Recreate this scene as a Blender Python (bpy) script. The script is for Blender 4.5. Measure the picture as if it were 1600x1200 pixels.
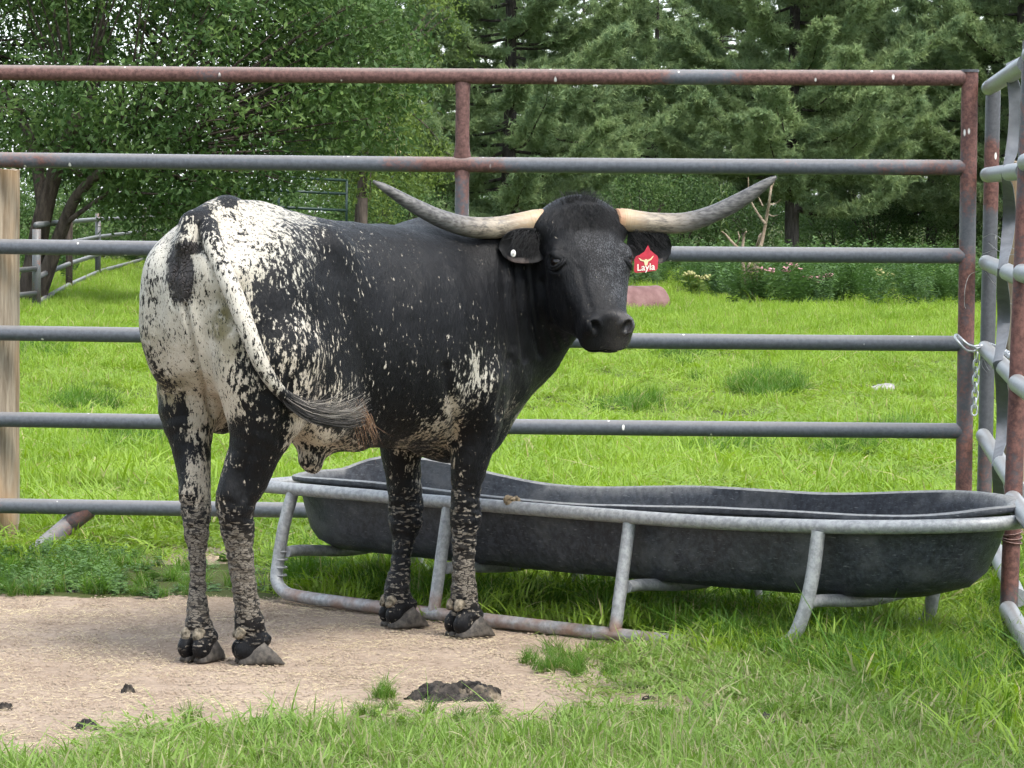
import bpy, bmesh, math, random
import numpy as np
from mathutils import Vector, Matrix
R = math.radians
for o in list(bpy.data.objects):
    bpy.data.objects.remove(o)
SC = bpy.context.scene
COL = SC.collection

# ---------------------------------------------------------------- camera
FPX = 5333.0                     # focal length in photo pixels (120 mm on a 36 mm wide frame)
CAM = np.array([0.0, 0.0, 1.21])
PITCH, ROLL = R(2.9), R(0.55)
cam = bpy.data.cameras.new('camera')
cam.lens = 120.0; cam.sensor_width = 36.0
cam.clip_start = 0.1; cam.clip_end = 2000
cam_o = bpy.data.objects.new('camera', cam); COL.objects.link(cam_o)
CM = Matrix.Rotation(math.pi/2 - PITCH, 4, 'X') @ Matrix.Rotation(ROLL, 4, 'Z')
cam_o.matrix_world = Matrix.Translation(Vector(CAM)) @ CM
SC.camera = cam_o
CR = np.array(CM.to_3x3())       # columns: camera axes in world

# ---------------------------------------------------------------- sky, sun, exposure
SUN_EL, SUN_AZ = R(56), R(138)   # azimuth from +Y towards +X
w = bpy.data.worlds.new('World'); SC.world = w; w.use_nodes = True
nt = w.node_tree; nt.nodes.clear()
sky = nt.nodes.new('ShaderNodeTexSky'); sky.sky_type = 'NISHITA'; sky.sun_disc = False
sky.sun_elevation = SUN_EL; sky.sun_rotation = SUN_AZ
sky.air_density = 1.0; sky.dust_density = 2.0; sky.ozone_density = 1.0
bg = nt.nodes.new('ShaderNodeBackground'); bg.inputs['Strength'].default_value = 0.15
wo = nt.nodes.new('ShaderNodeOutputWorld')
hz = nt.nodes.new('ShaderNodeMix'); hz.data_type = 'RGBA'; hz.inputs[0].default_value = 0.62     # thin bright overcast over the clear sky
hz.inputs[7].default_value = (3.5, 3.75, 3.9, 1); nt.links.new(sky.outputs[0], hz.inputs[6])
nt.links.new(hz.outputs[2], bg.inputs[0]); nt.links.new(bg.outputs[0], wo.inputs[0])
sun = bpy.data.lights.new('sun', 'SUN'); sun.energy = 1.5; sun.angle = R(26); sun.color = (1.0, 0.965, 0.90)
sun_o = bpy.data.objects.new('sun', sun); COL.objects.link(sun_o)
sd = Vector((math.sin(SUN_AZ)*math.cos(SUN_EL), math.cos(SUN_AZ)*math.cos(SUN_EL), math.sin(SUN_EL)))
sun_o.rotation_euler = sd.to_track_quat('Z', 'Y').to_euler(); sun_o.location = (6, -4, 12)
SC.view_settings.view_transform = 'Standard'; SC.view_settings.look = 'None'
SC.view_settings.exposure = 1.70; SC.view_settings.gamma = 1.0
SC.render.engine = 'CYCLES'
SC.cycles.max_bounces = 4; SC.cycles.diffuse_bounces = 4; SC.cycles.glossy_bounces = 1
SC.cycles.transmission_bounces = 2; SC.cycles.transparent_max_bounces = 8
SC.cycles.use_denoising = True; SC.cycles.use_light_tree = False
SC.cycles.use_adaptive_sampling = True; SC.cycles.adaptive_threshold = 0.045; SC.cycles.adaptive_min_samples = 16
w.cycles.sampling_method = 'MANUAL'; w.cycles.sample_map_resolution = 256

# ---------------------------------------------------------------- helpers
def ray(px, py):
    d = CR @ np.array([(px-800)/FPX, -(py-600)/FPX, -1.0])
    return d
def at(px, py, Y):
    """world point seen at photo pixel px,py at distance Y along the view's horizontal axis"""
    d = ray(px, py); return CAM + d*(Y/d[1])
def ground_at(px, py, z=0.0):
    d = ray(px, py); return CAM + d*((z-CAM[2])/d[2])
def proj(P):
    P = np.asarray(P, float); q = (P-CAM) @ CR
    return np.stack([800+FPX*q[..., 0]/-q[..., 2], 600-FPX*q[..., 1]/-q[..., 2]], -1)

def mesh_obj(name, verts, faces, mat=None, parent=None, smooth=False, loc=None):
    me = bpy.data.meshes.new(name)
    me.from_pydata([tuple(v) for v in verts], [], [tuple(f) for f in faces])
    me.update()
    if mat is not None: me.materials.append(mat)
    if smooth: me.polygons.foreach_set('use_smooth', np.ones(len(me.polygons), bool))
    o = bpy.data.objects.new(name, me); COL.objects.link(o)
    if parent is not None: o.parent = parent
    if loc is not None: o.location = loc
    return o
def np_mesh(name, V, F, mat=None, smooth=False):
    """fast mesh from arrays, all faces with the same vertex count"""
    V = np.asarray(V, np.float32); F = np.asarray(F, np.int32); n = F.shape[1]
    me = bpy.data.meshes.new(name)
    me.vertices.add(len(V)); me.vertices.foreach_set('co', V.ravel())
    me.loops.add(F.size); me.loops.foreach_set('vertex_index', F.ravel())
    me.polygons.add(len(F)); me.polygons.foreach_set('loop_start', np.arange(0, F.size, n, dtype=np.int32))
    me.polygons.foreach_set('loop_total', np.full(len(F), n, np.int32))
    if smooth: me.polygons.foreach_set('use_smooth', np.ones(len(F), bool))
    me.update(calc_edges=True)
    if mat is not None: me.materials.append(mat)
    return me
def link(name, me, parent=None, loc=None):
    o = bpy.data.objects.new(name, me); COL.objects.link(o)
    if parent is not None: o.parent = parent
    if loc is not None: o.location = loc
    return o
def tag(o, label=None, cat=None, group=None, kind=None):
    if label: o['label'] = label
    if cat: o['category'] = cat
    if group: o['group'] = group
    if kind: o['kind'] = kind
    return o
def empty(name, loc=(0, 0, 0)):
    o = bpy.data.objects.new(name, None); COL.objects.link(o); o.location = loc
    o.empty_display_size = 0.1
    return o
def fattr(me, name, arr, typ='FLOAT'):
    a = me.attributes.new(name, typ, 'POINT')
    if typ == 'FLOAT': a.data.foreach_set('value', np.asarray(arr, np.float32).ravel())
    else: a.data.foreach_set('color', np.asarray(arr, np.float32).ravel())

def frames(P):
    P = np.asarray(P, float); T = np.gradient(P, axis=0); T /= np.linalg.norm(T, axis=1)[:, None]
    up = np.array([0, 0, 1.0]) if abs(T[0][2]) < 0.9 else np.array([0, 1.0, 0])
    N = np.zeros_like(P); n = np.cross(T[0], np.cross(up, T[0])); n /= np.linalg.norm(n)
    for i in range(len(P)):
        n = n - T[i]*np.dot(n, T[i]); n /= np.linalg.norm(n); N[i] = n
    return T, N, np.cross(T, N)
def tube_vf(P, r, seg=12, cap=True, flat=1.0):
    """verts, faces of a tube along polyline P, radius r (scalar or array)"""
    P = np.asarray(P, float); r = np.broadcast_to(np.asarray(r, float), (len(P),))
    T, N, B = frames(P); a = np.linspace(0, 2*np.pi, seg, endpoint=False)
    V = (P[:, None] + r[:, None, None]*(np.cos(a)[None, :, None]*N[:, None] + flat*np.sin(a)[None, :, None]*B[:, None])).reshape(-1, 3)
    F = []
    for i in range(len(P)-1):
        for j in range(seg):
            k = (j+1) % seg
            F.append((i*seg+j, i*seg+k, (i+1)*seg+k, (i+1)*seg+j))
    if cap:
        F.append(tuple(range(seg))[::-1]); F.append(tuple((len(P)-1)*seg+j for j in range(seg)))
    return V, F
def spline(pts, n):
    """Catmull-Rom through points (any dimension)"""
    p = np.asarray(pts, float); p = np.vstack([2*p[0]-p[1], p, 2*p[-1]-p[-2]])
    m = len(p)-3; t = np.linspace(0, m-1e-9, n); i = t.astype(int); f = (t-i)[:, None]
    a, b, c, d = p[i], p[i+1], p[i+2], p[i+3]
    return 0.5*((2*b)+(c-a)*f+(2*a-5*b+4*c-d)*f**2+(3*b-a-3*c+d)*f**3)
class MB:
    def __init__(s): s.v = []; s.f = []
    def add(s, V, F):
        b = len(s.v); s.v.extend([tuple(map(float, v)) for v in V]); s.f.extend([tuple(b+i for i in f) for f in F]); return s
    def tube(s, P, r, seg=12, **k): return s.add(*tube_vf(P, r, seg, **k))
    def build(s, name, mat, parent=None, smooth=True, loc=None):
        return mesh_obj(name, s.v, s.f, mat, parent, smooth, loc)
def shade_auto(o, ang=40):
    me = o.data
    me.polygons.foreach_set('use_smooth', np.ones(len(me.polygons), bool))
    try: me.set_sharp_from_angle(angle=R(ang))
    except Exception: pass
    return o

# value noise on points, for shapes built in code
def vnoise(P, scale=1.0, seed=0):
    P = np.asarray(P, float)*scale + seed*17.31
    i = np.floor(P).astype(np.int64); f = P-i; f = f*f*(3-2*f); D = P.shape[-1]
    out = 0
    for c in range(2**D):
        w_ = 1.0; h = np.full(P.shape[:-1], seed*1013, np.int64)
        for k in range(D):
            b = (c >> k) & 1
            w_ = w_*(f[..., k] if b else 1-f[..., k])
            h = (h*374761393 + (i[..., k]+b)*668265263 + k*9176) & 0x7fffffff
            h = ((h ^ (h >> 13))*1274126177) & 0x7fffffff
        out = out + w_*((h ^ (h >> 16)) & 0xffff)/65535.0
    return out
def fbm(P, scale=1.0, oct=4, seed=0):
    s = 0; a = 1; t = 0
    for k in range(oct):
        s = s + a*vnoise(P, scale*2**k, seed+k); t += a; a *= 0.5
    return s/t
def sstep(a, b, x):
    t = np.clip((x-a)/(b-a), 0, 1); return t*t*(3-2*t)

# ---------------------------------------------------------------- material node helper
class NM:
    def __init__(s, name):
        s.m = bpy.data.materials.new(name); s.m.use_nodes = True; s.nt = s.m.node_tree; s.nt.nodes.clear()
        s.out = s.nt.nodes.new('ShaderNodeOutputMaterial'); s.bsdf = s.nt.nodes.new('ShaderNodeBsdfPrincipled')
        s.nt.links.new(s.bsdf.outputs[0], s.out.inputs[0])
    def set(s, **k):
        names = dict(color='Base Color', rough='Roughness', metal='Metallic', spec='Specular IOR Level', sheen='Sheen Weight', sheen_r='Sheen Roughness', normal='Normal', coat='Coat Weight', trans='Transmission Weight', sheen_t='Sheen Tint')
        for a, v in k.items():
            i = s.bsdf.inputs[names[a]]
            if hasattr(v, 'is_output') or isinstance(v, bpy.types.NodeSocket): s.nt.links.new(v, i)
            else:
                if a in ('color', 'sheen_t') and len(v) == 3: v = (*v, 1)
                i.default_value = v
        return s
    def node(s, t, ins=None, **props):
        n = s.nt.nodes.new('ShaderNode'+t)
        for k, v in props.items(): setattr(n, k, v)
        for k, v in (ins or {}).items():
            if isinstance(v, bpy.types.NodeSocket): s.nt.links.new(v, n.inputs[k])
            else:
                if isinstance(v, tuple) and len(v) == 3 and n.inputs[k].type == 'RGBA': v = (*v, 1)
                n.inputs[k].default_value = v
        return n
    def obj(s): return s.node('TexCoord').outputs['Object']
    def pos(s): return s.node('NewGeometry').outputs['Position']
    def attr(s, name): return s.node('Attribute', attribute_name=name).outputs['Fac']
    def attrc(s, name): return s.node('Attribute', attribute_name=name).outputs['Color']
    def mapping(s, v, scale=(1, 1, 1), loc=(0, 0, 0), rot=(0, 0, 0)):
        return s.node('Mapping', {'Vector': v, 'Scale': scale, 'Location': loc, 'Rotation': rot}).outputs[0]
    def noise(s, v, scale=5, detail=3, rough=0.55, dist=0, out='Fac'):
        return s.node('TexNoise', {'Vector': v, 'Scale': scale, 'Detail': detail, 'Roughness': rough, 'Distortion': dist}).outputs[out]
    def vor(s, v, scale=5, feature='F1', out='Distance', rand=1.0):
        return s.node('TexVoronoi', {'Vector': v, 'Scale': scale, 'Randomness': rand}, feature=feature).outputs[out]
    def math(s, op, a, b=0.0, c=0.0, clamp=False):
        n = s.node('Math', operation=op, use_clamp=clamp)
        for i, v in enumerate((a, b, c)):
            if isinstance(v, bpy.types.NodeSocket): s.nt.links.new(v, n.inputs[i])
            else: n.inputs[i].default_value = v
        return n.outputs[0]
    def ramp(s, f, a, b, v0=0.0, v1=1.0, interp='SMOOTHSTEP'):
        return s.node('MapRange', {'Value': f, 'From Min': a, 'From Max': b, 'To Min': v0, 'To Max': v1}, interpolation_type=interp).outputs[0]
    def mix(s, f, a, b, mode='MIX'):
        n = s.nt.nodes.new('ShaderNodeMix'); n.data_type = 'RGBA'; n.blend_type = mode
        for k, v in ((0, f), (6, a), (7, b)):
            if isinstance(v, bpy.types.NodeSocket): s.nt.links.new(v, n.inputs[k])
            else:
                if isinstance(v, tuple) and len(v) == 3: v = (*v, 1)
                n.inputs[k].default_value = v
        return n.outputs[2]
    def bump(s, h, strength=0.3, dist=0.01, normal=None):
        ins = {'Height': h, 'Strength': strength, 'Distance': dist}
        if normal is not None: ins['Normal'] = normal
        return s.node('Bump', ins).outputs[0]
def simple(name, color, rough=0.6, spec=0.3, nscale=20, var=0.25, bump=0.0, metal=0.0):
    m = NM(name); n = m.noise(m.obj(), nscale, 4)
    c0 = tuple(c*(1-var) for c in color); c1 = tuple(min(1, c*(1+var)) for c in color)
    m.set(color=m.mix(m.ramp(n, .3, .7), c0, c1), rough=rough, spec=spec, metal=metal)
    if bump: m.set(normal=m.bump(n, bump, 0.01))
    return m.m
# ---------------------------------------------------------------- ground
def poly_sd(P, poly):
    """signed distance to a polygon in the plane, negative inside"""
    P = np.asarray(P, float)[:, :2]; Q = np.asarray(poly, float)[:, :2]; d = np.full(len(P), 1e9); ins = np.zeros(len(P), bool)
    for a, b in zip(Q, np.roll(Q, -1, 0)):
        ab = b-a; t = np.clip(((P-a) @ ab)/(ab @ ab), 0, 1); d = np.minimum(d, np.linalg.norm(P-a-t[:, None]*ab, axis=1))
        c = ((a[1] <= P[:, 1]) & (b[1] > P[:, 1])) | ((b[1] <= P[:, 1]) & (a[1] > P[:, 1]))
        x = a[0]+(P[:, 1]-a[1])/(b[1]-a[1]+1e-12)*ab[0]; ins ^= c & (P[:, 0] < x)
    return np.where(ins, -d, d)
def gpoly(px): return np.array([ground_at(a, b) for a, b in px])
BARE = gpoly([(-700, 925), (0, 928), (120, 934), (300, 932), (420, 934), (460, 928), (520, 940), (640, 958), (760, 970), (880, 985), (900, 1012), (870, 1055), (970, 1080), (1000, 1100), (900, 1126), (760, 1136), (600, 1138), (420, 1138), (300, 1140), (210, 1150), (170, 1172), (60, 1196), (-700, 1206)])
STRAW = gpoly([(130, 852), (300, 848), (440, 850), (450, 872), (300, 885), (150, 878)])
THIN = gpoly([(860, 1040), (1040, 1062), (1240, 1100), (1260, 1135), (1120, 1150), (900, 1120), (800, 1090)])
PATS = [ground_at(716, 1088)[:2], ground_at(137, 1132)[:2], ground_at(1204, 1143)[:2], ground_at(1014, 1091)[:2]]; PATR = (.16, .06, .11, .04)
def bare_amount(P):
    n = fbm(np.asarray(P)[:, :2], 3.2, 4, 11)-.5
    a = sstep(.10, -.04, poly_sd(P, BARE)+n*.26)
    b = .8*sstep(.10, -.08, poly_sd(P, STRAW)+n*.9)
    c = .80*sstep(.2, -.15, poly_sd(P, THIN)+n*.9)
    r_ = np.maximum(a, np.maximum(b, c)); P2_ = np.asarray(P)[:, :2]
    for q, rad in zip(PATS, PATR): r_ = np.maximum(r_, sstep(rad*1.5, rad*.8, np.linalg.norm(P2_-q, axis=1)))
    return r_
def grow(a, b, step, far, k=1.28):
    v = list(np.arange(a, b, step)); s = step
    while v[-1] < far: s *= k; v.append(v[-1]+s)
    return v
gx = np.array(grow(0, 3.2, .04, 900)); gx = np.unique(np.concatenate([-gx, gx]))
gy = np.array(grow(7.0, 13.2, .04, 900)); gy = np.concatenate([[-400, -60, -10, 2, 5, 6.2], gy])
GX, GY = np.meshgrid(gx, gy, indexing='ij'); GP = np.column_stack([GX.ravel(), GY.ravel()])
bare_v = bare_amount(GP)
def ground_z(P):
    P = np.asarray(P)[:, :2]
    near = sstep(60, 20, P[:, 1])
    return ((fbm(P, .35, 3, 3)-.5)*.05*near*sstep(11.5, 14, P[:, 1]) + (fbm(P, 6, 3, 7)-.5)*.012*near)
gz = ground_z(GP)-bare_v*.008+(fbm(GP, 17, 3, 21)-.5)*.012*bare_v
GV = np.column_stack([GP, gz]); ny = len(gy)
i_, j_ = np.meshgrid(np.arange(len(gx)-1), np.arange(ny-1), indexing='ij'); k_ = (i_*ny+j_).ravel()
GF = np.column_stack([k_, k_+ny, k_+ny+1, k_+1])
def ground_material():
    m = NM('ground'); p = m.pos(); b = m.attr('bare')
    n1 = m.noise(p, 2.2, 5, .6); n2 = m.noise(p, 38, 5, .7); n3 = m.noise(m.mapping(p, (1, .55, 1)), 120, 4, .7)
    dirt = m.mix(m.ramp(n2, .32, .68), (.215, .160, .118), (.320, .250, .190))
    dirt = m.mix(m.ramp(n1, .40, .66, 0, .55), dirt, (.365, .29, .225))
    dirt = m.mix(m.ramp(n3, .60, .72, 0, .40), dirt, (.16, .112, .078))
    dirt = m.mix(m.ramp(n3, .40, .30, 0, .30), dirt, (.46, .39, .30))
    dirt = m.mix(m.ramp(m.noise(p, 1.3, 4, .6), .50, .68, 0, .45), dirt, (.185, .138, .098))
    soil = m.mix(n2, (.030, .040, .010), (.075, .085, .028))
    c = m.mix(m.ramp(m.math('ADD', b, m.math('MULTIPLY', m.math('SUBTRACT', n2, .5), .5)), .22, .55), soil, dirt)
    h = m.math('ADD', m.math('MULTIPLY', n2, .9), m.math('MULTIPLY', n3, .5))
    m.set(color=c, rough=.95, spec=.1, normal=m.bump(h, .5, .010)); return m.m
gme = np_mesh('ground', GV, GF, ground_material(), smooth=True); fattr(gme, 'bare', bare_v)
ground = link('ground', gme); tag(ground, 'bare tan dirt and pasture soil', kind='structure')
def gz_at(x, y): return float(ground_z(np.array([[x, y]]))[0])

# ---------------------------------------------------------------- scatter by geometry nodes (uncountable cover only)
SRC = {}
def source_collection(name, meshes):
    c = bpy.data.collections.new(name)
    for k, me in enumerate(meshes):
        o = bpy.data.objects.new('%s_%02d' % (name, k), me); c.objects.link(o)
    SRC[name] = c; return c
def scatter(name, coll, P, rot, scl, idx, label, cat, parent=None):
    me = bpy.data.meshes.new(name); me.vertices.add(len(P)); me.vertices.foreach_set('co', np.asarray(P, np.float32).ravel())
    a = me.attributes.new('rot', 'FLOAT_VECTOR', 'POINT'); a.data.foreach_set('vector', np.asarray(rot, np.float32).ravel())
    a = me.attributes.new('scl', 'FLOAT_VECTOR', 'POINT'); a.data.foreach_set('vector', np.asarray(scl, np.float32).ravel())
    a = me.attributes.new('pick', 'INT', 'POINT'); a.data.foreach_set('value', np.asarray(idx, np.int32).ravel())
    me.update(); o = link(name, me, parent); tag(o, label, cat, kind='stuff')
    g = bpy.data.node_groups.new(name, 'GeometryNodeTree')
    g.interface.new_socket('Geometry', in_out='INPUT', socket_type='NodeSocketGeometry'); g.interface.new_socket('Geometry', in_out='OUTPUT', socket_type='NodeSocketGeometry')
    N = g.nodes; gi = N.new('NodeGroupInput'); go = N.new('NodeGroupOutput')
    ci = N.new('GeometryNodeCollectionInfo'); ci.inputs['Collection'].default_value = coll; ci.inputs['Separate Children'].default_value = True; ci.inputs['Reset Children'].default_value = True
    ip = N.new('GeometryNodeInstanceOnPoints'); ip.inputs['Pick Instance'].default_value = True
    def na(n_, t):
        x = N.new('GeometryNodeInputNamedAttribute'); x.data_type = t; x.inputs['Name'].default_value = n_; return x.outputs['Attribute']
    L = g.links.new
    L(gi.outputs[0], ip.inputs['Points']); L(ci.outputs[0], ip.inputs['Instance']); L(na('pick', 'INT'), ip.inputs['Instance Index'])
    e2r = N.new('FunctionNodeEulerToRotation'); L(na('rot', 'FLOAT_VECTOR'), e2r.inputs[0]); L(e2r.outputs[0], ip.inputs['Rotation']); L(na('scl', 'FLOAT_VECTOR'), ip.inputs['Scale']); L(ip.outputs[0], go.inputs[0])
    md_ = o.modifiers.new('scatter', 'NODES'); md_.node_group = g
    return o
def leaf_mat(name, c0, c1, trans=.35, rough=.5, spec=.3, dry=None, nscale=1.3, posvar=.5):
    """thin leaf: reflects and lets light through; colour varies per plant and over the ground"""
    m = NM(name); rnd = m.node('ObjectInfo').outputs['Random']; pn = m.noise(m.pos(), nscale, 3, .6)
    f = m.math('ADD', m.math('MULTIPLY', rnd, 1-posvar), m.math('MULTIPLY', m.ramp(pn, .3, .7), posvar))
    c = m.mix(f, c0, c1)
    if dry is not None:
        t = m.attr('dry'); c = m.mix(m.ramp(t, 0, 1), c, dry)
    m.set(color=c, rough=rough, spec=spec)
    tr = m.nt.nodes.new('ShaderNodeBsdfTranslucent'); hs = m.nt.nodes.new('ShaderNodeHueSaturation'); hs.inputs['Saturation'].default_value = 1.15; hs.inputs['Value'].default_value = 1.1
    m.nt.links.new(c, hs.inputs['Color']); m.nt.links.new(hs.outputs[0], tr.inputs[0])
    mx = m.nt.nodes.new('ShaderNodeMixShader'); mx.inputs[0].default_value = trans
    m.nt.links.new(m.bsdf.outputs[0], mx.inputs[1]); m.nt.links.new(tr.outputs[0], mx.inputs[2]); m.nt.links.new(mx.outputs[0], m.out.inputs[0])
    return m.m
def blades_mesh(name, n, spread, h0, h1, w0, w1, lean, mat, seed, drycut=.15, clump=0.0, seg=3):
    rg = np.random.default_rng(seed); V = []; F = []; D = []
    cl = rg.uniform(-spread, spread, (max(1, int(n/9)), 2))
    for k in range(n):
        b = rg.uniform(-spread, spread, 2) if clump == 0 else cl[rg.integers(len(cl))]*(1-clump)+rg.normal(0, spread*.16, 2)
        h = rg.uniform(h0, h1); wd = rg.uniform(w0, w1); a = rg.uniform(0, 2*np.pi); d = np.array([math.cos(a), math.sin(a), 0]); sd = np.array([-d[1], d[0], 0])
        if rg.uniform() < .6: a2 = rg.uniform(0, 2*np.pi); sd = np.array([math.cos(a2), math.sin(a2), 0])
        ln = abs(rg.normal(0, lean)); dr = 1.0 if rg.uniform() < drycut else rg.uniform(0, .2); s0 = len(V)
        for i in range(seg):
            t = i/seg; c = np.array([b[0], b[1], 0])+d*(ln*h*t**1.8)+np.array([0, 0, h*(t-.30*min(1, ln)*t**2.5)]); w_ = wd*(1-.55*t)
            V += [c-sd*w_, c+sd*w_]; D += [dr*(.5+.5*t)+.25*(t < .1)]*2
        t = 1; V.append(np.array([b[0], b[1], 0])+d*(ln*h)+np.array([0, 0, h*(1-.30*min(1, ln))])); D.append(dr)
        for i in range(seg-1): F.append((s0+2*i, s0+2*i+1, s0+2*i+3, s0+2*i+2))
        F.append((s0+2*seg-2, s0+2*seg-1, s0+2*seg, s0+2*seg))
    # triangles only at the tip: build with from_pydata
    F = [f if f[2] != f[3] else f[:3] for f in F]
    me = bpy.data.meshes.new(name); me.from_pydata([tuple(v) for v in V], [], F); me.update(); me.materials.append(mat); fattr(me, 'dry', D)
    me.polygons.foreach_set('use_smooth', np.ones(len(me.polygons), bool)); return me
M_GRASS = leaf_mat('pasture_grass', (.160, .275, .026), (.305, .430, .072), .42, .5, .28, (.40, .35, .17), .9, .6)
M_GRASSD = leaf_mat('rank_grass', (.055, .140, .014), (.125, .240, .030), .38, .5, .28, (.36, .32, .16), 1.1, .5)
M_GRASSP = leaf_mat('worn_grass', (.125, .225, .036), (.235, .345, .080), .38, .55, .25, (.36, .33, .19), 1.5, .5)
M_WEED = leaf_mat('weed_leaf', (.060, .130, .030), (.115, .200, .055), .3, .5, .3, (.3, .26, .12), 1.2, .5)
field_src = source_collection('field_grass', [blades_mesh('field_patch', 200, .17, .04, .105, .0018, .0040, 1.0, M_GRASS, s, .06, .0 if s < 13 else .35) for s in range(10, 16)])
long_src = source_collection('long_grass', [blades_mesh('long_patch', 110, .10, .08, .22, .0018, .0038, .95, M_GRASSD, s, .07, .3) for s in range(20, 25)])
worn_src = source_collection('worn_grass', [blades_mesh('worn_patch', 110, .12, .018, .055, .0012, .0026, 1.1, M_GRASSP, s, .20, .35) for s in range(30, 35)])
def weed_mesh(name, seed, n=10, hmax=.18, leaf=.05, mat=None):
    rg = np.random.default_rng(seed); V = []; F = []
    for k in range(n):
        b = np.append(rg.uniform(-.09, .09, 2), 0); a = rg.uniform(0, 6.28); h = rg.uniform(.5, 1)*hmax; tip = b+np.array([math.cos(a)*.3*h, math.sin(a)*.3*h, h])
        nl = int(5+h/.04)
        for i in range(nl):
            t = .15+.85*i/nl; p = b+(tip-b)*t; aa = rg.uniform(0, 6.28); L_ = leaf*rg.uniform(.6, 1.2)*(1.1-.4*t); d = np.array([math.cos(aa), math.sin(aa), rg.uniform(-.1, .6)]); d /= np.linalg.norm(d)
            s = np.cross(d, (0, 0, 1)); s /= np.linalg.norm(s)+1e-9; w_ = L_*rg.uniform(.22, .36); o = len(V)
            V += [p, p+d*L_*.5+s*w_, p+d*L_-np.array([0, 0, L_*.25]), p+d*L_*.5-s*w_]; F += [(o, o+1, o+2), (o, o+2, o+3)]
        o = len(V); s = np.array([.002, .001, 0]); V += [b-s, b+s, tip]; F.append((o, o+1, o+2))
    me = bpy.data.meshes.new(name); me.from_pydata([tuple(v) for v in V], [], F); me.update(); me.materials.append(mat or M_WEED); fattr(me, 'dry', np.zeros(len(V))); return me
weed_src = source_collection('broadleaf', [weed_mesh('broadleaf_patch', s, 12, .17, .05) for s in range(40, 44)])
tallweed_src = source_collection('tall_weeds', [weed_mesh('tall_weed_patch', s, 9, .95, .12, leaf_mat('tall_weed_leaf%d' % s, (.060, .120, .034), (.125, .205, .070), .35, .55, .25, (.3, .26, .12), .5, .5)) for s in range(50, 54)])
def scat(name, coll, n_var, P, s0, s1, label, cat, seed, tilt=.12, zs=None):
    rg = np.random.default_rng(seed); n = len(P); rot = np.column_stack([rg.normal(0, tilt, n), rg.normal(0, tilt, n), rg.uniform(0, 6.283, n)])
    s = rg.uniform(s0, s1, n); scl = np.column_stack([s, s, s*(zs if zs is not None else 1.0)])
    P3 = np.column_stack([P, ground_z(P)-.004]) if P.shape[1] == 2 else P
    return scatter(name, coll, P3, rot, scl, rg.integers(0, n_var, n), label, cat)
def wedge(n, y0, y1, rg, ml=.17, mr=.17, pw=1.0):
    """random ground points in the strip the place shows, with margin at both sides"""
    y = y0+(y1-y0)*rg.uniform(0, 1, n)**pw; x = rg.uniform(-ml, mr, n)*y*1.25; return np.column_stack([x, y])
def inside(P, poly, noise=0.0, seed=0): return poly_sd(P, poly)+(fbm(P, 4, 3, seed)-.5)*noise < 0
rg = np.random.default_rng(1)
TPD = np.array([.658, .753]); TB0 = np.array([-.716, 10.61])
def clear_band(P):
    a = (P-TB0) @ np.array([.753, -.658]); k = (P-TB0) @ TPD; return ~((a < 1.66) & (k > -.30) & (k < .12))
def clear_of_skid(P, m_=.0):
    a = (P-TB0) @ np.array([.753, -.658]); k = (P-TB0) @ TPD; return (k > m_) | (a > 1.62+.3*(vnoise(P, 3, 5)-.5)) 
# pasture beyond the gate
P = np.vstack([wedge(3600, 11.6, 20, rg, pw=1.0), wedge(6000, 20, 47, rg, pw=.75), wedge(2600, 44, 75, rg), wedge(1500, 11.6, 26, rg, .40, .40), wedge(2200, 26, 60, rg, .40, .40)])
P = P[rg.uniform(0, 1, len(P)) > bare_amount(P)*1.0]
hgt = .28+.66*sstep(.40, .70, fbm(P, 1.6, 3, 31))+.55*sstep(25, 42, P[:, 1])
edge = (P[:, 1] < 12.6); hgt = np.where(edge, hgt*.7, hgt)
scat('pasture_grass', field_src, 6, P, .85, 1.5, 'bright green pasture grass beyond the pipe gate', 'grass', 2, .15, hgt)
# dark clumps in the pasture
cl = [(1195, 612, 70, 26, 60), (1060, 560, 60, 14, 24), (1130, 720, 60, 14, 26), (1330, 715, 70, 14, 20), (60, 560, 50, 20, 20), (1250, 470, 130, 14, 60), (1010, 640, 80, 14, 18), (120, 640, 60, 20, 26), (200, 700, 80, 20, 30), (1400, 690, 70, 20, 20)]
Q = []
for a, b, sx, sy, n in cl:
    for k in range(n): Q.append(ground_at(a+rg.normal(0, sx*.4), b+rg.normal(0, sy*.4))[:2])
scat('long_grass_clumps', long_src, 5, np.array(Q), .55, .95, 'darker long grass clumps in the pasture', 'grass', 3, .15)
# rank grass round the trough and at the right
RANK = gpoly([(445, 872), (470, 920), (700, 955), (960, 985), (1060, 995), (1120, 1022), (1230, 1055), (1330, 1075), (1440, 1105), (1560, 1150), (1680, 1230), (2000, 1200), (2000, 840), (1560, 850), (1500, 800), (1200, 835), (800, 835)])
P = np.column_stack([rg.uniform(-1.0, 2.9, 5200), rg.uniform(7.2, 12.0, 5200)]); P = P[inside(P, RANK, .12, 4)]; P = P[clear_of_skid(P)]; sk = P @ TPD - TPD @ TB0
under = (sk > -.16) & (sk < .75)                                  # beside and under the trough
hz = np.where(under, .75, .62)*(1+.35*(fbm(P, 2.2, 2, 14)-.5)*2)
scat('rank_grass', long_src, 5, P[:1150], .55, .9, 'rank green grass under and beside the feed trough', 'grass', 5, .2, hz[:1150])
P2 = np.column_stack([rg.uniform(-1.0, 2.9, 5200), rg.uniform(7.0, 12.0, 5200)]); P2 = P2[inside(P2, RANK, .12, 4)]; P2 = P2[clear_of_skid(P2, .08)]
scat('rank_undergrass', field_src, 6, P2[:1000], .8, 1.2, 'short green grass between the rank grass by the trough', 'grass', 6, .2, .75)
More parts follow.
